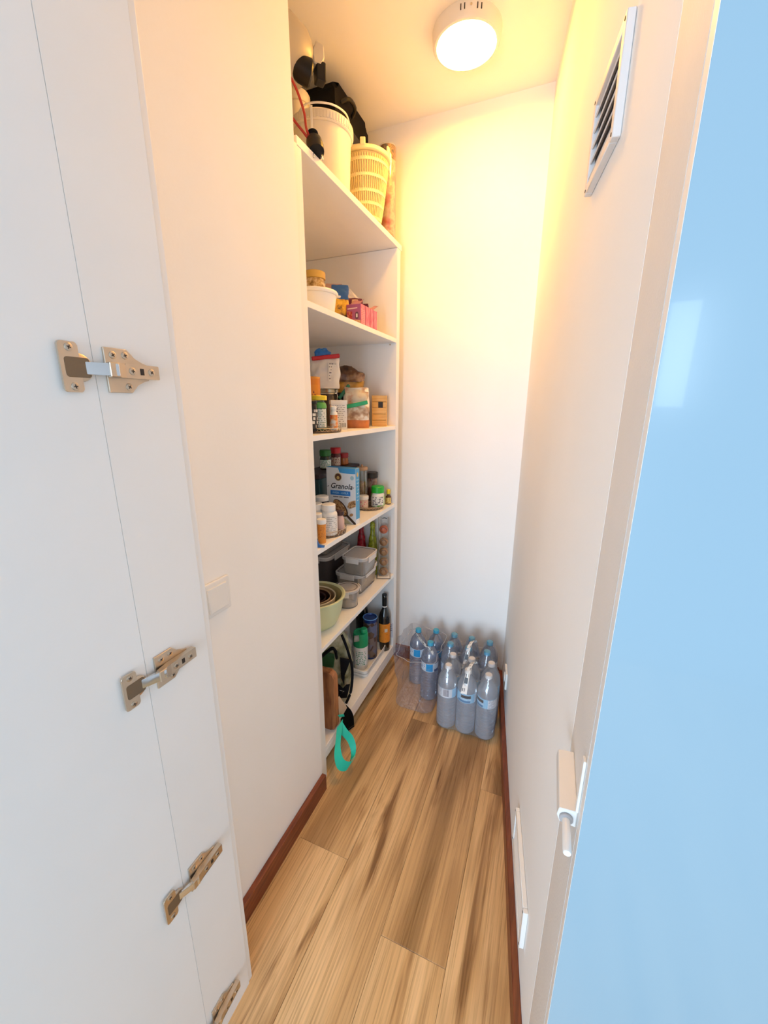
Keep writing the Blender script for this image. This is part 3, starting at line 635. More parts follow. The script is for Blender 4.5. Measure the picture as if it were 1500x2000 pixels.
put('blue_top', bag(.066, .026, .038, 12, .3, .004, 60, gather=.55, base=1), M('bag_blue_bright', (.03, .20, .62), .3), fb, (-.008, 0, .122))
put('clip', box(-.058, .058, -.010, .010, -.008, .008, .004), RED, fb, (.004, -.012, .124), (0, math.radians(-7), 0), 'red bag clip')
br = thing('brown_bag', 'shiny brown and gold bag of pasta at the back of the third shelf', 'bag', (-.915, 1.765, z3), face(-.915, 1.765, -6))
put('bag_body', bag(.155, .085, .205, 14, .8, .006, 24), blotch('gold_bag', [(.3, (.20, .09, .015)), (.5, (.50, .26, .03)), (.65, (.66, .36, .04))], 18, .3, bump=.3), br)
put('bag_top', bag(.150, .080, .072, 15, .25, .010, 22, gather=.62, base=1), blotch('brown_foil', [(.3, (.05, .022, .012)), (.5, (.16, .075, .035)), (.68, (.40, .24, .13))], 22, .22, bump=.6), br, (0, 0, .200))
gn = thing('grain_bag', 'folded white and brown grain bag with two green clips on the third shelf', 'bag', (-.790, 1.608, z3), face(-.790, 1.608))
put('bag_body', bag(.106, .062, .168, 17, .3, .007, 26), blotch('grain_print', [(.34, (.30, .17, .10)), (.44, (.56, .42, .30)), (.52, (.82, .79, .72)), (.66, (.84, .80, .72)), (.74, (.60, .44, .28))], 22, .4, bump=.35), gn)
put('orange_base', bag(.109, .065, .034, 17, .98, .004, 26, base=.96), M('bag_orange_base', (.52, .17, .04), .45, var=.2, vscale=30), gn)
put('folded_flap', quad((-.050, -.020, .170), (.052, -.020, .150), (.040, -.045, .105), (-.040, -.045, .100), 10, 6, lambda u, v: (0, -.010*math.sin(PI*v)+.003*math.sin(9*u), .002*math.sin(12*u)), .0008), blotch('flap_print', [(.3, (.60, .28, .16)), (.48, (.80, .77, .70)), (.7, (.82, .80, .75))], 30, .4), gn)
put('clip', box(-.046, .046, -.007, .007, -.008, .008, .003), GREEN, gn, (.002, -.053, .098), (0, math.radians(-12), 0), 'bright green bag clip')
put('clip', box(-.036, .036, -.006, .006, -.007, .007, .003), M('dark_green_clip', (.01, .16, .06), .4), gn, (-.052, -.012, .150), (0, math.radians(-52), 0), 'dark green bag clip')
cr = thing('wooden_crate', 'small wooden crate with a hand hole at the end of the third shelf', 'crate', (-.763, 1.800, z3), face(-.763, 1.800, -3))
PINE = blotch('pine', [(.3, (.62, .32, .07)), (.5, (.72, .42, .12)), (.7, (.78, .50, .18))], 10, .5, (1.5, 14, 40))
put('crate_core', box(-.030, .030, -.026, .030, .001, .139), M('crate_core', (.30, .14, .03), .6), cr)
hs = .140/5
for k in range(5):
    if k == 3:
        for a, b in ((-.034, -.005), (.017, .034)): put('slat', box(a, b, -.0315, -.0262, k*hs+.0007, (k+1)*hs-.0007, .0008, 1), PINE, cr)
    else: put('slat', box(-.034, .034, -.0315, -.0262, k*hs+.0007, (k+1)*hs-.0007, .0008, 1), PINE, cr)
put('side_board', box(-.0348, -.0302, -.0260, .031, 0, .140, .0008, 1), PINE, cr); put('side_board', box(.0302, .0348, -.0260, .031, 0, .140, .0008, 1), PINE, cr)
put('hand_hole', box(-.005, .017, -.0264, -.0261, 3*hs+.001, 4*hs-.001), DARKM, cr)

# ---- fourth shelf
z4 = SH['s4']
te = thing('storage_box', 'dark teal storage box at the back left of the fourth shelf', 'box', (-.932, 1.60, z4))
put('box_body', box(-.062, .062, -.19, .19, 0, .185, .004), M('dark_teal', (.012, .045, .050), .4), te); put('box_lid', box(-.065, .065, -.193, .193, .1852, .2035, .004), M('dark_maroon', (.035, .014, .018), .45), te)
zz = z4+.2037
jar('spice_jar', 'spice jar with a green lid standing behind the cereal box', 'jar', -.925, 1.560, zz, pot(.0255, .060, .022, .058), M('jar_black_green', (.02, .03, .018), .2), cap(.0255, .0605, .087), M('lid_dark_green', (.02, .16, .02), .4), (.0259, .008, .045, 70), TXTG, group='lidded spice jars behind the cereal box')
jar('spice_jar', 'spice jar with a bright red lid and pale label behind the cereal box', 'jar', -.925, 1.655, zz, pot(.0245, .062, .020, .059), M('jar_red_brown', (.10, .02, .02), .2), cap(.0245, .0625, .089), RED, (.0249, .008, .045, 55), printed('red_jar_print', (.62, .50, .40), (.25, .05, .03), 5, 5, .5), group='lidded spice jars behind the cereal box')
jar('spice_jar', 'short red spice jar with amber contents, rightmost behind the cereal box', 'jar', -.925, 1.730, zz, pot(.0245, .034, .022, .032), M('jar_amber', (.40, .12, .02), .15), cap(.0250, .0345, .056), M('lid_deep_red', (.36, .012, .014), .35), group='lidded spice jars behind the cereal box')
gx, gy, gw, gd, gh = -.7825, 1.4545, .135, .035, .235
gr = thing('cereal_box', 'white and blue granola cereal box on the fourth shelf', 'box', (gx, gy, z4))
put('carton', box(-gw/2, gw/2, -gd/2, gd/2, 0, gh, .0008, 1), M('carton_white', (.76, .78, .80), .45, var=.01), gr)
SKY = M('carton_sky_blue', (.06, .34, .66), .45)
f = -gd/2-.0004
put('side_panel', quad((gw/2+.0004, -gd/2, .022), (gw/2+.0004, gd/2, .022), (gw/2+.0004, gd/2, gh-.001), (gw/2+.0004, -gd/2, gh-.001)), SKY, gr, label='blue printed side panel')
put('side_print', quad((gw/2+.0008, -.010, .09), (gw/2+.0008, .012, .09), (gw/2+.0008, .012, .19), (gw/2+.0008, -.010, .19)), printed('side_words', (.06, .34, .66), (.66, .78, .86), 7, 3, .52, fill=.3), gr)
put('side_emblem', prism(rrect(-.007, .007, .200, .218, .0065), 'x', gw/2+.0004, gw/2+.0009), M('emblem_gold', (.62, .42, .14), .4), gr)
put('top_panel', quad((-gw/2, -gd/2, gh+.0004), (gw/2, -gd/2, gh+.0004), (gw/2, gd/2, gh+.0004), (-gw/2, gd/2, gh+.0004)), SKY, gr)
put('blue_band', quad((-.005, f, gh-.026), (gw/2-.0005, f, gh-.022), (gw/2-.0005, f, gh-.0005), (-.012, f, gh-.0005), 8, 2, lambda u, v: (0, 0, .007*(1-u)**2*(1-v))), SKY, gr)
e0 = put('emblem', cyl(.0165, 0, .0006, .0002, 32), M('emblem_ring', (.50, .40, .20), .4), gr, (-.012, f, .197), (PI/2, 0, 0))
put('emblem_disc', cyl(.0138, .0006, .0009, .0001, 32), M('emblem_brown', (.10, .035, .02), .4), e0); put('emblem_rays', lathe([(.0, .0009), (.007, .0009), (.0, .0016)], 12), M('emblem_gold', (.62, .42, .14), .4), e0, (0, -.003, 0))
INK = M('print_ink', (.01, .01, .012), .5)
put('lettering', textmesh('Granola', .0315, .28, .0004), INK, gr, (.001, f-.0003, .158), (PI/2, 0, 0))
for sx_ in (-.060, .058): put('leaf_mark', prism([(-.005, -.002), (0, -.001), (.004, .003), (-.001, .002)], 'y', f-.0004, f), INK, gr, (sx_, 0, .155))
bn = put('banner', prism([(-.050, .120), (.043, .120), (.043, .140), (-.050, .140)], 'y', f-.0003, f+.0001), M('banner_blue', (.03, .20, .58), .45), gr)
put('lettering', textmesh('AVEIA - AVELÃ', .0115, 0, .0001), M('banner_ink', (.40, .68, .88), .5), bn, (-.003, f-.0005, .130), (PI/2, 0, 0))
put('small_print', quad((-.046, f, .107), (.044, f, .107), (.044, f, .115), (-.046, f, .115)), printed('tiny_line', (.76, .78, .80), (.12, .12, .14), 1, 9, .42, fill=.5), gr)
GRAN = blotch('granola_picture', [(.32, (.16, .075, .03)), (.45, (.40, .20, .08)), (.58, (.58, .36, .16)), (.72, (.72, .56, .36))], 150, .5)
def ell(cx, cz, a, b, rot, y0, y1, n=28): return prism([(cx+a*math.cos(t)*math.cos(rot)-b*math.sin(t)*math.sin(rot), cz+a*math.cos(t)*math.sin(rot)+b*math.sin(t)*math.cos(rot)) for t in [2*PI*i/n for i in range(n)]], 'y', y0, y1)
sp = put('spoon_picture', ell(-.004, .066, .044, .023, math.radians(-48), f-.0004, f), M('spoon_dark', (.05, .03, .02), .4), gr); put('spoon_fill', ell(-.006, .067, .040, .0195, math.radians(-48), f-.0007, f-.0004), GRAN, sp)
put('spoon_handle', prism([(.018, .036), (.026, .042), (.0665, .006), (.0665, .000), (.058, .0)], 'y', f-.0005, f), M('spoon_dark', (.05, .03, .02), .4), gr)
put('granola_heap', prism([(.028, .072), (.034, .090), (.046, .100), (.0668, .104), (.0668, .078), (.050, .070), (.038, .066)], 'y', f-.0004, f), GRAN, gr)
put('nut_picture', ell(.046, .040, .009, .006, .5, f-.0005, f), M('nut_brown', (.46, .24, .10), .5), gr); put('green_shadow', prism([(-.05, .0005), (.05, .0005), (.02, .02), (-.01, .03), (-.04, .02)], 'y', f-.0003, f), blotch('herb_picture', [(.4, (.40, .44, .22)), (.6, (.62, .62, .42))], 60, .5), gr)
put('corner_seal', cyl(.0085, 0, .0005, .0001, 20), M('seal_teal', (.35, .55, .62), .5), gr, (.052, f, .196), (PI/2, 0, 0))
wire_tray('turntable', 'round tray with wire gallery under the white pill bottles on the fourth shelf', -.792, 1.302, z4, .090, .022)
zp = z4+tz
BIG = [(0, 0), (.0305, 0), (.0325, .002), (.0325, .078), (.031, .085), (.025, .090), (.025, .094), (0, .094)]
jar('pill_bottle', 'large white pill bottle, frontmost on the fourth shelf tray', 'bottle', -.748, 1.272, zp, BIG, PILL, cap(.0265, .0945, .118), WHITEP, (.0328, .008, .074, 75), TXT, group='white capped pill bottles')
jar('pill_bottle', 'white pill bottle behind the large one, near the wall edge', 'bottle', -.798, 1.262, zp, BIG, PILL, cap(.0265, .0945, .118), WHITEP, (.0328, .008, .074, 75), TXT, group='white capped pill bottles')
jar('pill_bottle', 'short white pill bottle squeezed against the wall edge behind the orange tube', 'bottle', -.768, 1.222, zp, [(0, 0), (.022, 0), (.0235, .002), (.0235, .062), (.017, .070), (.017, .074), (0, .074)], PILL, cap(.0185, .0745, .092), WHITEP, group='white capped pill bottles')
jar('pill_bottle', 'black pill bottle with a white cap left of the cereal box', 'bottle', -.824, 1.352, zp, [(0, 0), (.0325, 0), (.0345, .002), (.0345, .090), (.029, .100), (.025, .102), (.025, .106), (0, .106)], BLACK, cap(.027, .1065, .126), WHITEP, group='white capped pill bottles')
jar('syrup_bottle', 'small pale pink bottle with a dark brown cap by the foot of the cereal box', 'bottle', -.737, 1.340, zp, pot(.0165, .058, .012, .052), M('pink_label', (.66, .47, .42), .5), cap(.0155, .0585, .076), M('brown_cap', (.05, .018, .018), .4), off=0)
ot = thing('effervescent_tube', 'orange tube with a white cap at the left of the fourth shelf', 'tube', (-.729, 1.187, z4), face(-.729, 1.187))
put('tube_body', lathe([(0, 0), (.0135, 0), (.0142, .0015), (.0155, .072), (0, .072)], 28), M('tube_orange', (.78, .30, .04), .4), ot)
put('tube_cap', lathe([(0, .0722), (.0168, .0722), (.0175, .074), (.0178, .087), (.0165, .089), (0, .089)], 28), WHITEP, ot); put('paper_label', patch(.0154, .02, .062, -60, 60), printed('orange_print', (.78, .30, .04), (.55, .16, .03), 8, 5, .5), ot)
bc = thing('peg', 'blue plastic clip lying at the left front corner of the fourth shelf', 'clip', (-.716, 1.140, z4), math.radians(25))
put('clip_arm', prism([(-.024, 0), (.018, 0), (.020, .004), (.002, .010), (-.010, .045), (-.017, .046), (-.018, .012)], 'y', -.006, .006, .001), BLUE, bc); put('clip_foot', box(.006, .022, -.008, .008, 0, .005, .002), BLUE, bc)
hj = thing('glass_jar', 'tall glass jar with a wooden lid and orange contents beside the cereal box', 'jar', (-.842, 1.765, z4), face(-.842, 1.765))
put('contents', lathe([(0, .003), (.023, .003), (.0235, .10), (.02, .118), (0, .12)], 28), blotch('lentils', [(.35, (.40, .14, .02)), (.55, (.62, .28, .03)), (.7, (.70, .40, .08))], 90, .4), hj)
put('glass', lathe([(0, 0), (.0255, 0), (.027, .002), (.027, .176), (.026, .176), (.0255, .003)], 32), GLASS, hj)
put('wooden_lid', lathe([(0, .1765), (.0275, .1765), (.029, .179), (.029, .188), (.027, .191), (0, .191)], 28), M('lid_wood', (.62, .38, .22), .6), hj); put('lid_knob', lathe([(0, .191), (.004, .191), (.006, .197), (.004, .203), (0, .204)], 16), M('lid_wood', (.62, .38, .22), .6), hj)
wire_tray('turntable', 'round tray with wire gallery under the green lidded jar on the fourth shelf', -.786, 1.728, z4, .068, .014)
pt = jar('cream_pot', 'pink and white pot with a white lid in front of the tall glass jar', 'pot', -.797, 1.685, zp, [(0, 0), (.021, 0), (.0225, .002), (.0225, .044), (0, .044)], M('pot_pink', (.74, .56, .46), .45), cap(.0245, .0445, .062), WHITEP, (.0228, .008, .036, 60), printed('pot_print', (.76, .60, .50), (.70, .10, .20), 3, 4, .55))
gl_ = jar('spread_jar', 'white jar with a bright green lid at the right of the fourth shelf', 'jar', -.752, 1.752, zp, [(0, 0), (.030, 0), (.033, .003), (.034, .04), (.032, .062), (.028, .068), (0, .068)], blotch('green_white_jar', [(.48, (.78, .76, .70)), (.56, (.20, .46, .10))], 22, .4), cap(.0315, .0685, .099), LGREEN, (.0343, .010, .050, 55), printed('jar_words', (.80, .78, .72), (.12, .12, .14), 5, 4, .5, fill=.6))
jar('coffee_jar', 'glass jar with a dark brown lid behind the green lidded jar', 'jar', -.812, 1.818, z4, pot(.0275, .132, .025, .126), blotch('coffee_jar', [(.45, (.14, .05, .03)), (.6, (.42, .30, .24))], 20, .15), cap(.0300, .1325, .160), M('lid_dark_brown', (.030, .020, .014), .4))
jar('flavour_bottle', 'tiny bottle with a yellow cap at the far end of the fourth shelf', 'bottle', -.728, 1.832, z4, pot(.0145, .052, .007, .045), M('bottle_brown', (.10, .045, .015), .15), cap(.0095, .0525, .075), YELLOW, (.0149, .006, .036, 65), printed('yellow_print', (.72, .55, .16), (.25, .14, .04), 5, 4, .5))

# ---- fifth shelf
z5 = SH['s5']
def bowl(n, label, x, y, z, r0, r1, h, m, mi, lip=.0, wall=.003):
    t = thing(n, label, 'bowl', (x, y, z), 0, 'nested mixing bowls')
    out = [(0, 0), (r0, 0)]+[(r0+(r1-r0)*math.sin(PI/2*k/8), h*(1-math.cos(PI/2*k/8))**.75) for k in range(1, 9)]
    inn = [(r-wall, zz_+wall*.5) for r, zz_ in out[2:]]
    pr = out+([(r1+lip, h), (r1+lip, h+.004), (r1+lip*.4, h+.006)] if lip else [])+[(r1-wall, h+.001)]
    put('bowl_outside', lathe(pr, 48), m, t); put('bowl_inside', lathe([(r1-wall, h+.001)]+inn[::-1][1:]+[(0, wall)], 48), mi, t); return t
BG = M('bowl_green', (.62, .66, .40), .42, var=.02)
bx_, by_ = -.826, 1.270
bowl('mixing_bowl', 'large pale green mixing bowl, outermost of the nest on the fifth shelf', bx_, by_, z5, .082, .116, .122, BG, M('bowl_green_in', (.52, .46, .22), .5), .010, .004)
CB = M('bowl_cream', (.74, .64, .44), .45); DB = M('bowl_brown', (.07, .028, .018), .35)
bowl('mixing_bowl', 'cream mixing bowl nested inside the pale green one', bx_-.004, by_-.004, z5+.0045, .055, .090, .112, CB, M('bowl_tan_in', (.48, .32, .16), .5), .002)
bowl('mixing_bowl', 'tan mixing bowl, third of the nest', bx_-.006, by_-.006, z5+.0085, .045, .073, .106, M('bowl_tan', (.40, .26, .13), .4), DB, .002)
bowl('mixing_bowl', 'dark brown mixing bowl, fourth of the nest', bx_-.008, by_-.008, z5+.0125, .035, .056, .098, DB, M('bowl_dark_in', (.05, .018, .018), .35), .0015)
bowl('mixing_bowl', 'smallest dark red bowl at the middle of the nest', bx_-.010, by_-.010, z5+.0165, .024, .038, .084, DB, M('bowl_red_in', (.16, .012, .012), .35), .0012)
def lockbox(label, x, y, z, w, d, h, rz, glass=SMOKE, r=.022, grp='clip lid glass food containers'):
    t = thing('food_container', label, 'container', (x, y, z), math.radians(rz), grp)
    bm = bmesh.new(); rings = []
    for k, (s, zz_) in enumerate(((.86, 0), (.90, .003), (.95, h*.5), (1, h-.016), (1, h-.016), (.965, h-.016), (.86, .004))):
        rings.append([bm.verts.new((px*s, py*s, zz_)) for px, py in rrect(-w/2, w/2, -d/2, d/2, r)])
    for a_, b_ in zip(rings, rings[1:]):
        for i in range(len(a_)): bm.faces.new((a_[i], a_[(i+1) % len(a_)], b_[(i+1) % len(a_)], b_[i]))
    bm.faces.new(rings[0]); bm.faces.new(rings[-1])
    put('glass_body', _mesh(bm, 'glass'), glass, t)
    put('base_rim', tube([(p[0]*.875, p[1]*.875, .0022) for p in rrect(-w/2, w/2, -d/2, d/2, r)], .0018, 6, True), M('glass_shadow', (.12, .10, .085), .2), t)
    put('lid', prism(rrect(-w/2-.004, w/2+.004, -d/2-.004, d/2+.004, r+.003), 'z', h-.0155, h-.002, .0015), M('lid_grey', (.50, .47, .45), .45, var=.02), t)
    put('lid_rim', tube([(p[0], p[1], h-.001) for p in rrect(-w/2-.001, w/2+.001, -d/2-.001, d/2+.001, r)], .0035, 8, True), M('lid_rim_pale', (.66, .62, .59), .45), t)
    put('lid_gasket', tube([(p[0]*.93, p[1]*.93, h-.0018) for p in rrect(-w/2, w/2, -d/2, d/2, r)], .0014, 6, True), M('gasket_dark', (.16, .14, .13), .5), t)
    for sx_, sy_ in ((1, 0), (-1, 0), (0, 1), (0, -1)):
        l = .55*(d if sx_ else w)
        b_ = box(-.0025, .0025, -l/2, l/2, -.026, 0, .0015) if sx_ else box(-l/2, l/2, -.0025, .0025, -.026, 0, .0015)
        put('lid_clip', b_, M('lid_rim_pale', (.66, .62, .59), .45), t, (sx_*(w/2+.0075), sy_*(d/2+.0075), h-.0005))
    return t
lockbox('large rectangular glass container with grey lid, lower of two at the shelf edge', -.822, 1.655, z5, .135, .205, .100, 0)
lockbox('smaller rectangular glass container stacked on top of the larger one', -.785, 1.612, z5+.1035, .118, .150, .090, 0)
dk = lockbox('big dark container with a clipped lid at the back of the fifth shelf', -1.015, 1.665, z5, .190, .250, .165, 0, M('dark_container', (.055, .042, .042), .3), .035)
lockbox('flat grey lidded container on top of the big dark one', -1.02, 1.66, z5+.1685, .16, .21, .07, 0, SMOKE)
rc = thing('food_container', 'round glass container with grey lid between the bowls and the rectangular ones', 'container', (-.772, 1.458, z5), face(-.772, 1.458), 'clip lid glass food containers')
put('glass_body', lathe([(0, 0), (.042, 0), (.044, .003), (.050, .072), (.049, .072), (.043, .005), (0, .004)], 36), SMOKE, rc)
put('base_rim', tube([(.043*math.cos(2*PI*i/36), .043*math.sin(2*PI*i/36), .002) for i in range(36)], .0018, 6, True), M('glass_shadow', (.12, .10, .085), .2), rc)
put('lid', lathe([(0, .0722), (.052, .0722), (.054, .075), (.054, .083), (.051, .086), (.046, .0865), (.044, .084), (0, .084)], 36), M('lid_grey', (.50, .47, .45), .45, var=.02), rc)
put('lid_gasket', tube([(.0415*math.cos(2*PI*i/36), .0415*math.sin(2*PI*i/36), .0848) for i in range(36)], .0014, 6, True), M('gasket_dark', (.16, .14, .13), .5), rc)
for a_ in (20, 140, 260): put('lid_clip', box(-.014, .014, -.002, .002, -.026, .002, .0015), M('lid_rim_pale', (.66, .62, .59), .45), rc, (.0565*math.cos(math.radians(a_)), .0565*math.sin(math.radians(a_)), .084), (0, 0, math.radians(a_+90)))
def vase(label, x, y, m):
    t = thing('glass_bottle', label, 'bottle', (x, y, z5), 0, 'coloured glass bottles')
    put('body', lathe([(0, 0), (.023, 0), (.025, .003), (.026, .06), (.022, .08), (.026, .10), (.022, .12), (.026, .145), (.022, .17), (.020, .20), (.013, .225), (.012, .262), (.0145, .264), (.0145, .270), (0, .270)], 28), m, t); put('stopper', lathe([(0, .2705), (.012, .2705), (.013, .28), (.009, .29), (0, .291)], 18), m, t)
vase('red cut-glass bottle behind the food containers', -.873, 1.815, blotch('red_glass', [(.35, (.18, .004, .01)), (.55, (.46, .015, .03)), (.7, (.60, .20, .22))], 45, .06))
vase('lime green cut-glass bottle behind the food containers', -.808, 1.815, blotch('lime_glass', [(.35, (.16, .18, .004)), (.55, (.36, .40, .02)), (.7, (.55, .58, .22))], 45, .06))
ck = thing('capsule_stand', 'tall clear stand on a white tile at the end of the fifth shelf', 'stand', (-.742, 1.806, z5), face(-.742, 1.806))
put('base_tile', box(-.036, .036, -.040, .036, 0, .004, .001), M('tile_dark_edge', (.20, .16, .12), .4), ck); put('tile_face', box(-.032, .032, -.036, .032, .0041, .006, .001), WHITEP, ck)
for sx_, sy_ in ((-.025, -.002), (.025, -.002), (-.025, .022), (.025, .022)): put('rod', cyl(.0011, .006, .318, .0004, 8), NICKEL, ck, (sx_, sy_, 0))
put('clear_tube', lathe([(.0275, .006), (.028, .318)], 28), TUBE, ck, (0, .0, 0))
put('top_hook', tube(spline([(-.006, .0, .316), (.004, -.010, .322), (.016, -.012, .318)], 5), .0018, 6), BLACK, ck)
for i in range(5):
    t = thing('coffee_capsule', ('orange red foil capsule, topmost in the clear stand' if i == 4 else ['brown round capsule, lowest in the clear stand', 'brown round capsule, second from the bottom in the clear stand', 'brown round capsule, third from the bottom in the clear stand', 'brown round capsule just under the orange red one'][i]), 'capsule', (-.742, 1.806, z5+.0285+.0545*i+(.012 if i == 4 else 0)), face(-.742, 1.806), 'round capsules in the clear stand')
    mm = M('capsule_orange', (.62, .12, .035), .35) if i == 4 else M('capsule_brown', (.40, .19, .065), .4, var=.15, vscale=60)
    put('shell', lathe([(0, -.019), (.010, -.018), (.018, -.012), (.0225, 0), (.0215, .008), (.016, .014), (0, .0165)], 26, Matrix.Rotation(PI/2, 4, 'X')), mm, t)
    put('swirl_groove', tube(spline([(.0135*math.cos(a_), -.0142-.0014*(1-a_/5), .0135*math.sin(a_)) for a_ in [k*.5 for k in range(10)]], 3), .0014, 5), M('capsule_groove', (.10, .035, .012) if i < 4 else (.60, .30, .20), .5), t)

# ---- bottom shelf
z1 = SH['s1']
ty = thing('plastic_tray', 'white plastic tray holding the wipes tub and the can on the bottom shelf', 'tray', (-.783, 1.665, z1), 0)
bm = bmesh.new(); rings = []
for s_, zz_ in ((.92, 0), (.96, .003), (1, .036), (1.03, .038), (1.03, .041), (.985, .041), (.93, .006)):
    rings.append([bm.verts.new((px*s_, py*s_, zz_)) for px, py in rrect(-.062, .062, -.128, .128, .02)])
for a_, b_ in zip(rings, rings[1:]):
    for i in range(len(a_)): bm.faces.new((a_[i], a_[(i+1) % len(a_)], b_[(i+1) % len(a_)], b_[i]))
bm.faces.new(rings[0]); bm.faces.new(rings[-1])
put('tray_body', _mesh(bm, 'tray'), WHITEP, ty); put('tray_groove', tube([(p[0]*.99, p[1]*.99, .020) for p in rrect(-.062, .062, -.128, .128, .02)], .0012, 5, True), GREYP, ty)
wi = jar('wipes_tub', 'white wipes tub with a bright green lid in the white tray', 'tub', -.786, 1.612, z1+.0065, [(0, 0), (.035, 0), (.0365, .002), (.0365, .128), (0, .128)], WHITEP, [(0, .1282), (.0378, .1282), (.0385, .130), (.0375, .192), (.035, .200), (.030, .2005), (.028, .196), (.012, .198), (0, .198)], GREEN, (.0369, .025, .105, 50), printed('wipes_print', (.82, .83, .82), (.06, .32, .18), 8, 6, .50))
put('lid_flap', lathe([(0, .198), (.017, .198), (.018, .215), (.015, .220), (0, .2205)], 24), GREEN, wi, (.016, -.004, 0)); put('paper_tab', quad((-.034, -.0385, .165), (-.006, -.0395, .170), (-.008, -.037, .202), (-.032, -.034, .198), 3, 3, lambda u, v: (0, -.002*math.sin(PI*v), 0), .0006), PAPER, wi)
cn = jar('drink_can', 'tall blue rimmed can with a brown checked label behind the wipes tub', 'can', -.778, 1.712, z1+.0065, [(0, 0), (.034, 0), (.036, .003), (.036, .225), (.037, .228), (.037, .232), (.034, .233), (.031, .226), (0, .222)], M('can_navy', (.015, .05, .22), .2, .3), None, None, (.0364, .012, .212, 85), blotch('can_checks', [(.25, (.09, .05, .035)), (.5, (.20, .14, .11)), (.7, (.14, .15, .24))], 36, .35, kind='cell'))
put('blue_rim', tube([(.0365*math.cos(2*PI*i/32), .0365*math.sin(2*PI*i/32), .231) for i in range(32)], .0022, 6, True), M('rim_blue', (.15, .38, .75), .3), cn)
WINE = M('dark_wine_glass', (.008, .008, .007), .06, spec=.8)
wp = [(0, 0), (.029, 0), (.031, .003), (.031, .195), (.028, .215), (.018, .236), (.0125, .25), (.0118, .31), (.0135, .312), (.0135, .325), (.011, .328), (0, .328)]
jar('wine_bottle', 'dark wine bottle with an orange label at the far end of the bottom shelf', 'bottle', -.738, 1.812, z1, wp, WINE, [(0, .3282), (.0122, .3282), (.0122, .262), (.0127, .262), (.0133, .322), (.0133, .3295), (0, .3295)], BLACK, (.0314, .055, .165, 80), printed('orange_label', (.76, .25, .02), (.52, .14, .01), 9, 4, .58, fill=.3))
o_ = [o for o in bpy.data.objects if o.name.startswith('wine_bottle')][-1]
put('foil_ring', lathe([(.0128, .256), (.0139, .257), (.0139, .262), (.0128, .263)], 20), PAPER, o_); put('label_seal', patch(.0317, .118, .138, 2, 32, 6), M('seal_pale', (.62, .56, .46), .5), o_)
jar('wine_bottle', 'plain dark wine bottle behind the blue rimmed can', 'bottle', -.865, 1.795, z1, [(r_*1.12, zz_*1.06) for r_, zz_ in wp], WINE, [(0, .3482), (.0138, .3482), (.0138, .270), (.0143, .270), (.015, .342), (.015, .350), (0, .350)], BLACK)
gp = thing('carrier_bag', 'crumpled grey plastic carrier bag at the back of the bottom shelf', 'bag', (-.895, 1.535, z1), face(-.895, 1.535))
put('bag_body', bag(.17, .12, .33, 21, .5, .016, 17, gather=.35), clear('grey_bag_film', (.8, .8, .8), .72, (.56, .55, .53), .10, .2, .3, .6, 40), gp); put('bag_handle', quad((-.05, -.04, .30), (-.02, -.05, .33), (-.03, -.07, .20), (-.055, -.065, .22), 4, 8, lambda u, v: (.012*math.sin(PI*v), -.012*math.sin(PI*v), 0), .0015), M('handle_grey', (.62, .58, .54), .5), gp)
ob = thing('camera_bag', 'olive fabric bag with black trim between the cutting board and the wipes tub', 'bag', (-.845, 1.365, z1), face(-.845, 1.365))
OL = blotch('olive_cloth', [(.36, (.10, .10, .045)), (.48, (.27, .26, .14)), (.56, (.40, .38, .24)), (.68, (.58, .55, .40))], 19, .8, bump=.5, detail=4)
put('bag_body', bag(.235, .15, .345, 23, .45, .012, 14, gather=.25), OL, ob)
put('piping', tube(spline([(.075, -.045, .335), (.100, -.06, .26), (.116, -.068, .17), (.108, -.075, .07), (.085, -.082, .012)], 7), .006, 8), BLACKF, ob)
put('black_patch', prism([(.062, .250), (.106, .236), (.098, .212), (.080, .165), (.078, .110), (.066, .150)], 'y', -.093, -.080, .001), BLACKF, ob)
put('grab_handle', tube(spline([(-.02, -.095, .265), (.005, -.112, .300), (.028, -.114, .318), (.042, -.112, .306), (.048, -.10, .262)], 7), .010, 8, flat=.6), BLACKF, ob)
put('green_pocket', prism([(-.055, .240), (-.008, .228), (.033, .214), (.040, .262), (-.007, .285), (-.055, .300)], 'y', -.104, -.070, .003), M('pocket_green', (.012, .085, .02), .6), ob)
put('webbing_tab', prism([(.020, .052), (.088, .048), (.104, .118), (.086, .116), (.072, .098), (.056, .120), (.02, .130)], 'y', -.094, -.090, .0008), BLACKF, ob); put('buckle_ring', tube([(.064+.012*math.cos(k), -.0945, .082+.016*math.sin(k)) for k in (0.2, 2.2, 4.2)], .002, 6, True), STEEL, ob)
cu_ = thing('cutting_board', 'brown wooden cutting board standing on edge at the left of the bottom shelf', 'cutting board', (-.775, 1.205, z1), math.radians(0))
put('board', prism(rrect(-.115, .074, .0, .272, .022, 6), 'y', -.016, .016, .003), blotch('board_wood', [(.3, (.20, .065, .022)), (.5, (.36, .14, .05)), (.7, (.48, .21, .08))], 7, .5, (9, 9, 1.3)), cu_)
put('hang_hole', lathe([(0, 0), (.009, 0), (.009, .0006), (0, .0007)], 18), DARKM, cu_, (-.08, -.0158, .235), (PI/2, 0, 0))
kd = thing('cardboard_sheet', 'small beige cardboard sheet standing between the cutting board and the black strap', 'cardboard', (-.7065, 1.2225, z1))
put('sheet', prism([(0, 0), (.030, 0), (.078, .026), (.014, .132), (0, .138)], 'x', -.0025, .0025, .0006), M('cardboard', (.60, .45, .31), .8, var=.05), kd); put('torn_edge', tube([(0, .030, .002), (0, .078, .026), (0, .014, .132)], .0026, 6), M('cardboard_pale', (.68, .54, .40), .8), kd)
bt = thing('black_strap', 'black webbing strap end sticking out over the bottom shelf edge', 'strap', (-.70, 1.262, z1))
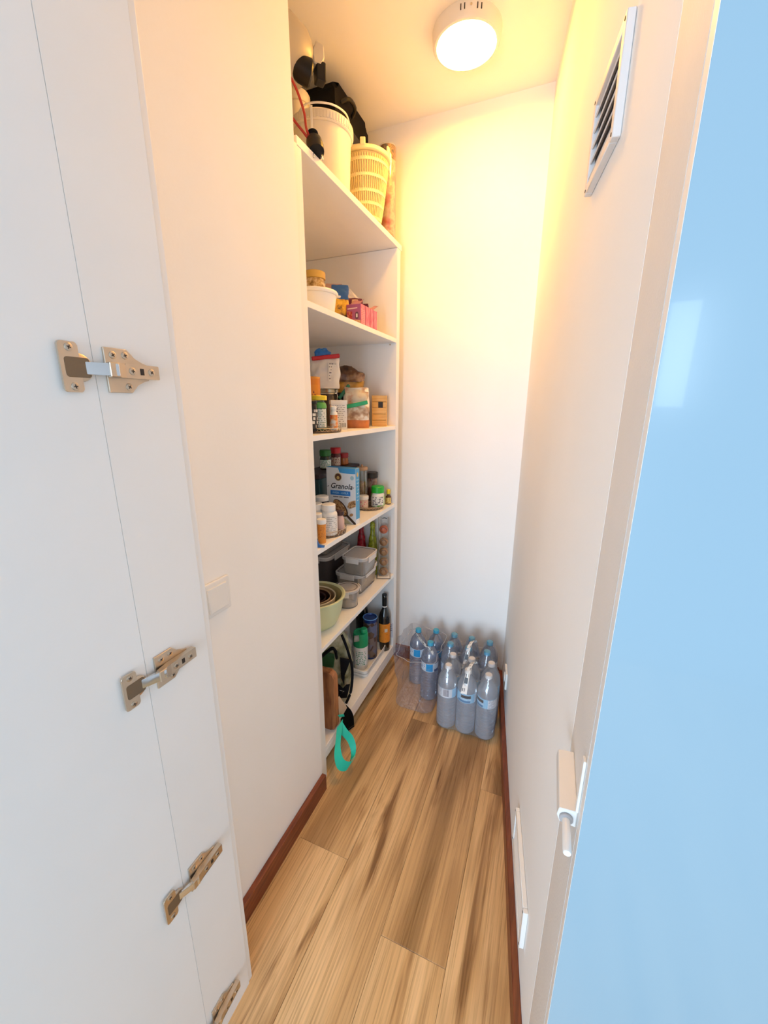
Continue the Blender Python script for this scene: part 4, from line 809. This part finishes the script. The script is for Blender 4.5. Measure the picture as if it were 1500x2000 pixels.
put('webbing', quad((-.03, -.020, .030), (-.012, .045, .034), (.028, .040, -.052), (.016, -.030, -.036), 6, 10, lambda u, v: (.012*math.sin(PI*v), 0, .022*math.sin(PI*v)*.6), .003), BLACKF, bt); put('stitched_end', quad((.016, -.029, -.0365), (.028, .039, -.0525), (.0295, .040, -.060), (.0175, -.030, -.044), 4, 1, None, .004), BLACKF, bt)
ts = thing('turquoise_strap', 'turquoise ribbon loop hanging over the bottom shelf edge', 'strap', (-.70, 1.190, z1+.003))
TQ = M('turquoise_ribbon', (.01, .56, .40), .55, bump=.3, bscale=400, var=.06)
def ribbon(pts, wv, n=6):
    P = spline(pts, n); bm = bmesh.new(); L_ = []
    for i, p in enumerate(P):
        k = i/(len(P)-1); wd = Vector(wv[0])*(1-k)+Vector(wv[1])*k
        L_.append((bm.verts.new(p-wd/2), bm.verts.new(p+wd/2)))
    for a_, b_ in zip(L_, L_[1:]): bm.faces.new((a_[0], b_[0], b_[1], a_[1]))
    bmesh.ops.recalc_face_normals(bm, faces=bm.faces[:]); bmesh.ops.solidify(bm, geom=bm.faces[:], thickness=.0016)
    return _mesh(bm, 'ribbon', ang=60)
put('loop_front', ribbon([(.012, .015, .028), (.022, -.012, .006), (.040, -.060, -.030), (.062, -.075, -.070), (.082, -.050, -.098), (.086, -.020, -.098)], ((.008, .038, .015), (.014, .027, .026))), TQ, ts)
put('loop_back', ribbon([(.012, .015, .022), (.034, .012, -.004), (.056, .018, -.034), (.074, .012, -.070), (.082, -.010, -.094), (.078, -.035, -.096)], ((.013, .021, .016), (.016, .016, .024))), TQ, ts)
put('tail', ribbon([(-.03, .010, .030), (-.005, .030, .045), (.016, .046, .046)], ((.004, -.012, .022), (.004, -.012, .022))), TQ, ts)
cd = thing('tag_card', 'small white printed card on the end panel beside the wine bottle', 'card', (-.722, 1.8505, .245))
put('card', box(-.020, .020, -.0012, 0, -.045, .045, .0004, 1), M('card_lilac', (.66, .66, .72), .6), cd); put('card_frame', quad((.0, -.0016, -.01), (.016, -.0016, -.01), (.016, -.0016, .035), (.0, -.0016, .035)), printed('card_print', (.66, .66, .72), (.16, .16, .20), 4, 2, .42, fill=.35), cd)

# ---- bottled water on the floor
def ribs():
    p = [(0, .004), (.026, 0), (.038, .001), (.0435, .008)]
    for k in range(9):
        z0 = .016+.0162*k; p += [(.0438, z0), (.0438, z0+.009), (.0418, z0+.0115), (.0418, z0+.0145)]
    p += [(.0435, .164), (.0425, .168), (.0425, .212), (.0440, .216), (.0440, .226), (.041, .243), (.033, .262), (.022, .278), (.0145, .287), (.0128, .292), (.0128, .297)]
    return p
def bottle(label, x, y, water, capm, rz, kind, group):
    t = thing('water_bottle', label, 'bottle', (x, y, 0), rz, group)
    put('body', lathe(ribs(), 28, ang=25), water, t)
    put('neck_ring', lathe([(.0128, .2935), (.0165, .2935), (.0165, .296), (.0128, .296)], 20), water, t)
    put('cap', lathe([(.0145, .2965), (.0155, .297), (.0155, .311), (.0145, .3135), (0, .314)], 24), capm, t)
    if kind == 'pack':
        l = put('paper_label', patch(.0429, .167, .213, -180, 180, 36), M('label_pale_blue', (.34, .62, .80), .45), t)
        put('label_brand_block', patch(.0432, .192, .206, -38, 22, 10), M('label_black', (.02, .02, .025), .4), l)
        put('label_waves', patch(.0432, .170, .180, -60, 20, 12), M('label_deep_blue', (.06, .22, .42), .4), l)
        put('label_words', patch(.0432, .181, .190, -45, 30, 10), printed('label_word_print', (.34, .62, .80), (.75, .86, .92), 2, 5, .45), l)
        put('label_white_panel', patch(.0432, .168, .212, 48, 112, 12), printed('label_nutrition', (.76, .78, .80), (.45, .45, .50), 7, 4, .45), l)
        put('barcode', patch(.0433, .170, .210, 118, 150, 8), printed('label_barcode', (.80, .80, .82), (.12, .10, .14), 1, 26, .48, bars=True), l)
        put('label_white_panel', patch(.0432, .168, .212, 112, 172, 12), M('label_white', (.78, .79, .81), .45), l)
    else:
        l = put('paper_label', patch(.0429, .167, .213, -180, 180, 36), M('label_ice', (.64, .74, .84), .45), t)
        put('label_blue_square', patch(.0432, .170, .211, -26, 20, 8), M('label_azure', (.02, .34, .72), .4), l)
        put('label_script', patch(.0432, .176, .206, -85, -32, 8), printed('label_script', (.70, .78, .86), (.10, .22, .50), 3, 4, .5), l)
        put('label_navy', patch(.0432, .168, .182, 30, 80, 8), M('label_navy', (.03, .06, .20), .4), l)
    return t
CAPW = M('cap_white', (.82, .80, .78), .4); CAPB = M('cap_blue', (.05, .36, .56), .35)
P1 = [(-.325+.0895*i, 1.577+.089*j) for j in range(2) for i in range(3)]
nm1 = ['front left', 'front middle', 'front right', 'rear left', 'rear middle', 'rear right']
for k, ((x, y), n_) in enumerate(zip(P1, nm1)):
    bottle(f'white capped water bottle, {n_} in the nearer shrink wrapped pack', x, y, WATER, CAPW, {0: math.radians(-130), 1: math.radians(12), 2: math.radians(-35)}.get(k, math.radians(40*k)), 'pack', 'water bottles in the nearer pack')
P2 = [(-.357+.0895*i, 1.750+.089*j) for j in range(2) for i in range(3)]
for k, ((x, y), n_) in enumerate(zip(P2, nm1)):
    bottle(f'blue capped water bottle, {n_} in the farther shrink wrapped pack', x, y, WATERB, CAPB, math.radians(20+35*k), 'blue', 'water bottles in the farther pack')
P3 = [(-.544, 1.815, 'left'), (-.455, 1.842, 'rear right'), (-.452, 1.722, 'front right')]
for x, y, n_ in P3:
    bottle(f'blue capped water bottle, {n_} of the three in the opened wrap', x, y, WATERB, CAPB, face(x, y, {'left': -4, 'rear right': 30, 'front right': 2}[n_]), 'blue', 'water bottles left in the opened pack')
PROF = [(0, .316), (.016, .3155), (.020, .303), (.034, .268), (.045, .242), (.055, .226), (.09, .210)]
def ph(d):
    for (a_, za), (b_, zb) in zip(PROF, PROF[1:]):
        if d <= b_: return za+(zb-za)*(d-a_)/(b_-a_)
    return .2
def shrink(name, label, pts, seed):
    cx = sum(p[0] for p in pts)/6; cy = sum(p[1] for p in pts)/6
    hw, hd_ = .0895+.0462, .0445+.0462
    t = thing(name, label, 'plastic wrap', (cx, cy, 0), 0, 'shrink wraps round the water packs')
    out = [Vector((p[0], p[1])) for p in rrect(-hw, hw, -hd_, hd_, .044, 9)]
    den = []
    for i in range(len(out)):
        p, q = out[i], out[(i+1) % len(out)]; n_ = max(1, int((q-p).length/.008))
        den += [p.lerp(q, k/n_) for k in range(n_)]
    loc = [Vector((p[0]-cx, p[1]-cy)) for p in pts]
    bnd = []
    for p in den:
        c = min(loc, key=lambda q: (q-p).length); d_ = (p-c).length; bnd.append(c+(p-c)*((d_-.65*max(0, d_-.0462))/d_))
    bm = bmesh.new(); rings = []
    for s_, z in ((.90, .002), (.97, .003), (1, .010), (1, .08), (1, .15), (1.0, .21)): rings.append([bm.verts.new((p.x*s_, p.y*s_, z)) for p in bnd])
    for k in range(1, 15):
        s_ = 1-k/15; rg = []
        for p in bnd:
            core = Vector((max(-.0895, min(.0895, p.x)), 0)); q = core*(1-0)*1.0; v = q+(p-q)*s_
            d_ = min((v-c).length for c in loc); rg.append(bm.verts.new((v.x, v.y, ph(d_)+.002+.003*mnoise.noise(Vector((v.x*40, v.y*40, seed))))))
        rings.append(rg)
    for a_, b_ in zip(rings, rings[1:]):
        for i in range(len(a_)): bm.faces.new((a_[i], a_[(i+1) % len(a_)], b_[(i+1) % len(a_)], b_[i]))
    put('film', _mesh(bm, 'film', ang=80), FILM, t)
    HND = printed('handle_print_%d' % seed, (.82, .80, .76), (.10, .10, .11), 9, 3.2, .56, fill=.5)
    pts_ = [(-.006, -.098, .222), (-.002, -.078, .268), (.003, -.056, .318), (.010, -.030, .334), (.016, -.004, .328), (.018, .018, .305)]
    hs_ = spline(pts_, 5); bm = bmesh.new(); uv = bm.loops.layers.uv.new('UV'); L_ = []
    for i, p in enumerate(hs_):
        k = i/(len(hs_)-1); wd = .0135*(1-.25*math.sin(PI*min(1, k*1.1)))
        tw = .5*math.sin(k*2.4); L_.append([bm.verts.new(p+Vector((sg*wd*math.cos(tw), 0, sg*wd*math.sin(tw)))) for sg in (-1, 1)])
    for i in range(len(L_)-1):
        f_ = bm.faces.new((L_[i][0], L_[i][1], L_[i+1][1], L_[i+1][0]))
        for l_, u_ in zip(f_.loops, ((0, i), (1, i), (1, i+1), (0, i+1))): l_[uv].uv = (u_[0], u_[1]/(len(L_)-1))
    me = bpy.data.meshes.new('handle'); bm.to_mesh(me); bm.free()
    hd2 = put('carry_strip', me, HND, t, label='white printed carry strip'); put('strip_patch', quad((-.011, -.0815, .2650), (.005, -.0815, .2650), (.006, -.0725, .2880), (-.009, -.0725, .2880)), M('label_black', (.02, .02, .025), .4), hd2)
    return t
shrink('shrink_wrap', 'clear shrink wrap with a white carry strip round the nearer water pack', P1, 3)
shrink('shrink_wrap', 'clear shrink wrap with a white carry strip round the farther water pack', P2, 8)
# opened, collapsed wrap of the third pack
ow = thing('opened_wrap', 'opened crumpled clear wrap standing round the last three water bottles', 'plastic wrap', (-.505, 1.72, 0))
out = [Vector((p[0], p[1])) for p in rrect(-.092, .104, -.135, .168, .05, 8)]
den = []
for i in range(len(out)):
    p, q = out[i], out[(i+1) % len(out)]; n_ = max(1, int((q-p).length/.009)); den += [p.lerp(q, k/n_) for k in range(n_)]
bm = bmesh.new(); rings = []
for k, z in enumerate((.0015, .002, .010, .03, .06, .095, .13, .17, .21, .245, .275)):
    rg = []
    for i, p in enumerate(den):
        front = max(0, -p.y/.135); left = max(0, -p.x/.09)
        s_ = .90 if k == 0 else 1.0
        zz_ = z*(1-.10*front*max(0, (z-.1)/.2))*(1+.10*left*(1 if z > .15 else 0))
        w_ = .012*min(1, z/.06)*(mnoise.noise(Vector((p.x*22, p.y*22, z*16)))+.6*mnoise.noise(Vector((p.x*50, p.y*50, z*38))))
        off_ = Vector((p.x, p.y)).normalized()*(w_-.02*front*math.sin(min(1, z/.2)*PI)*.6+.020*left*max(0, (z-.12)/.17))
        rg.append(bm.verts.new((p.x*s_+off_.x, p.y*s_+off_.y, zz_)))
    rings.append(rg)
for a_, b_ in zip(rings, rings[1:]):
    for i in range(len(a_)): bm.faces.new((a_[i], a_[(i+1) % len(a_)], b_[(i+1) % len(a_)], b_[i]))
bm.faces.new(rings[0])
put('film', _mesh(bm, 'film', ang=80), BAGFILM, ow)
put('film_edge', tube([v for v in [(den[i].x*1.0+.004*math.sin(i*.7), den[i].y+.003*math.cos(i*.9), .276+.006*math.sin(i*.5)) for i in range(0, len(den), 2)]], .0014, 5, True), clear('film_fold', (1, 1, 1), .35, (.86, .86, .88), .2, .1, .4), ow)
put('carry_strip', quad((-.058, .098, .272), (.078, -.030, .262), (.078, -.030, .282), (-.058, .098, .292), 16, 2, lambda u, v: (0, -.018*math.sin(PI*u), .012*math.sin(PI*u))), printed('strip_print_v', (.82, .80, .76), (.08, .08, .09), 2, 9, .55, fill=.7), ow, label='white printed carry strip')
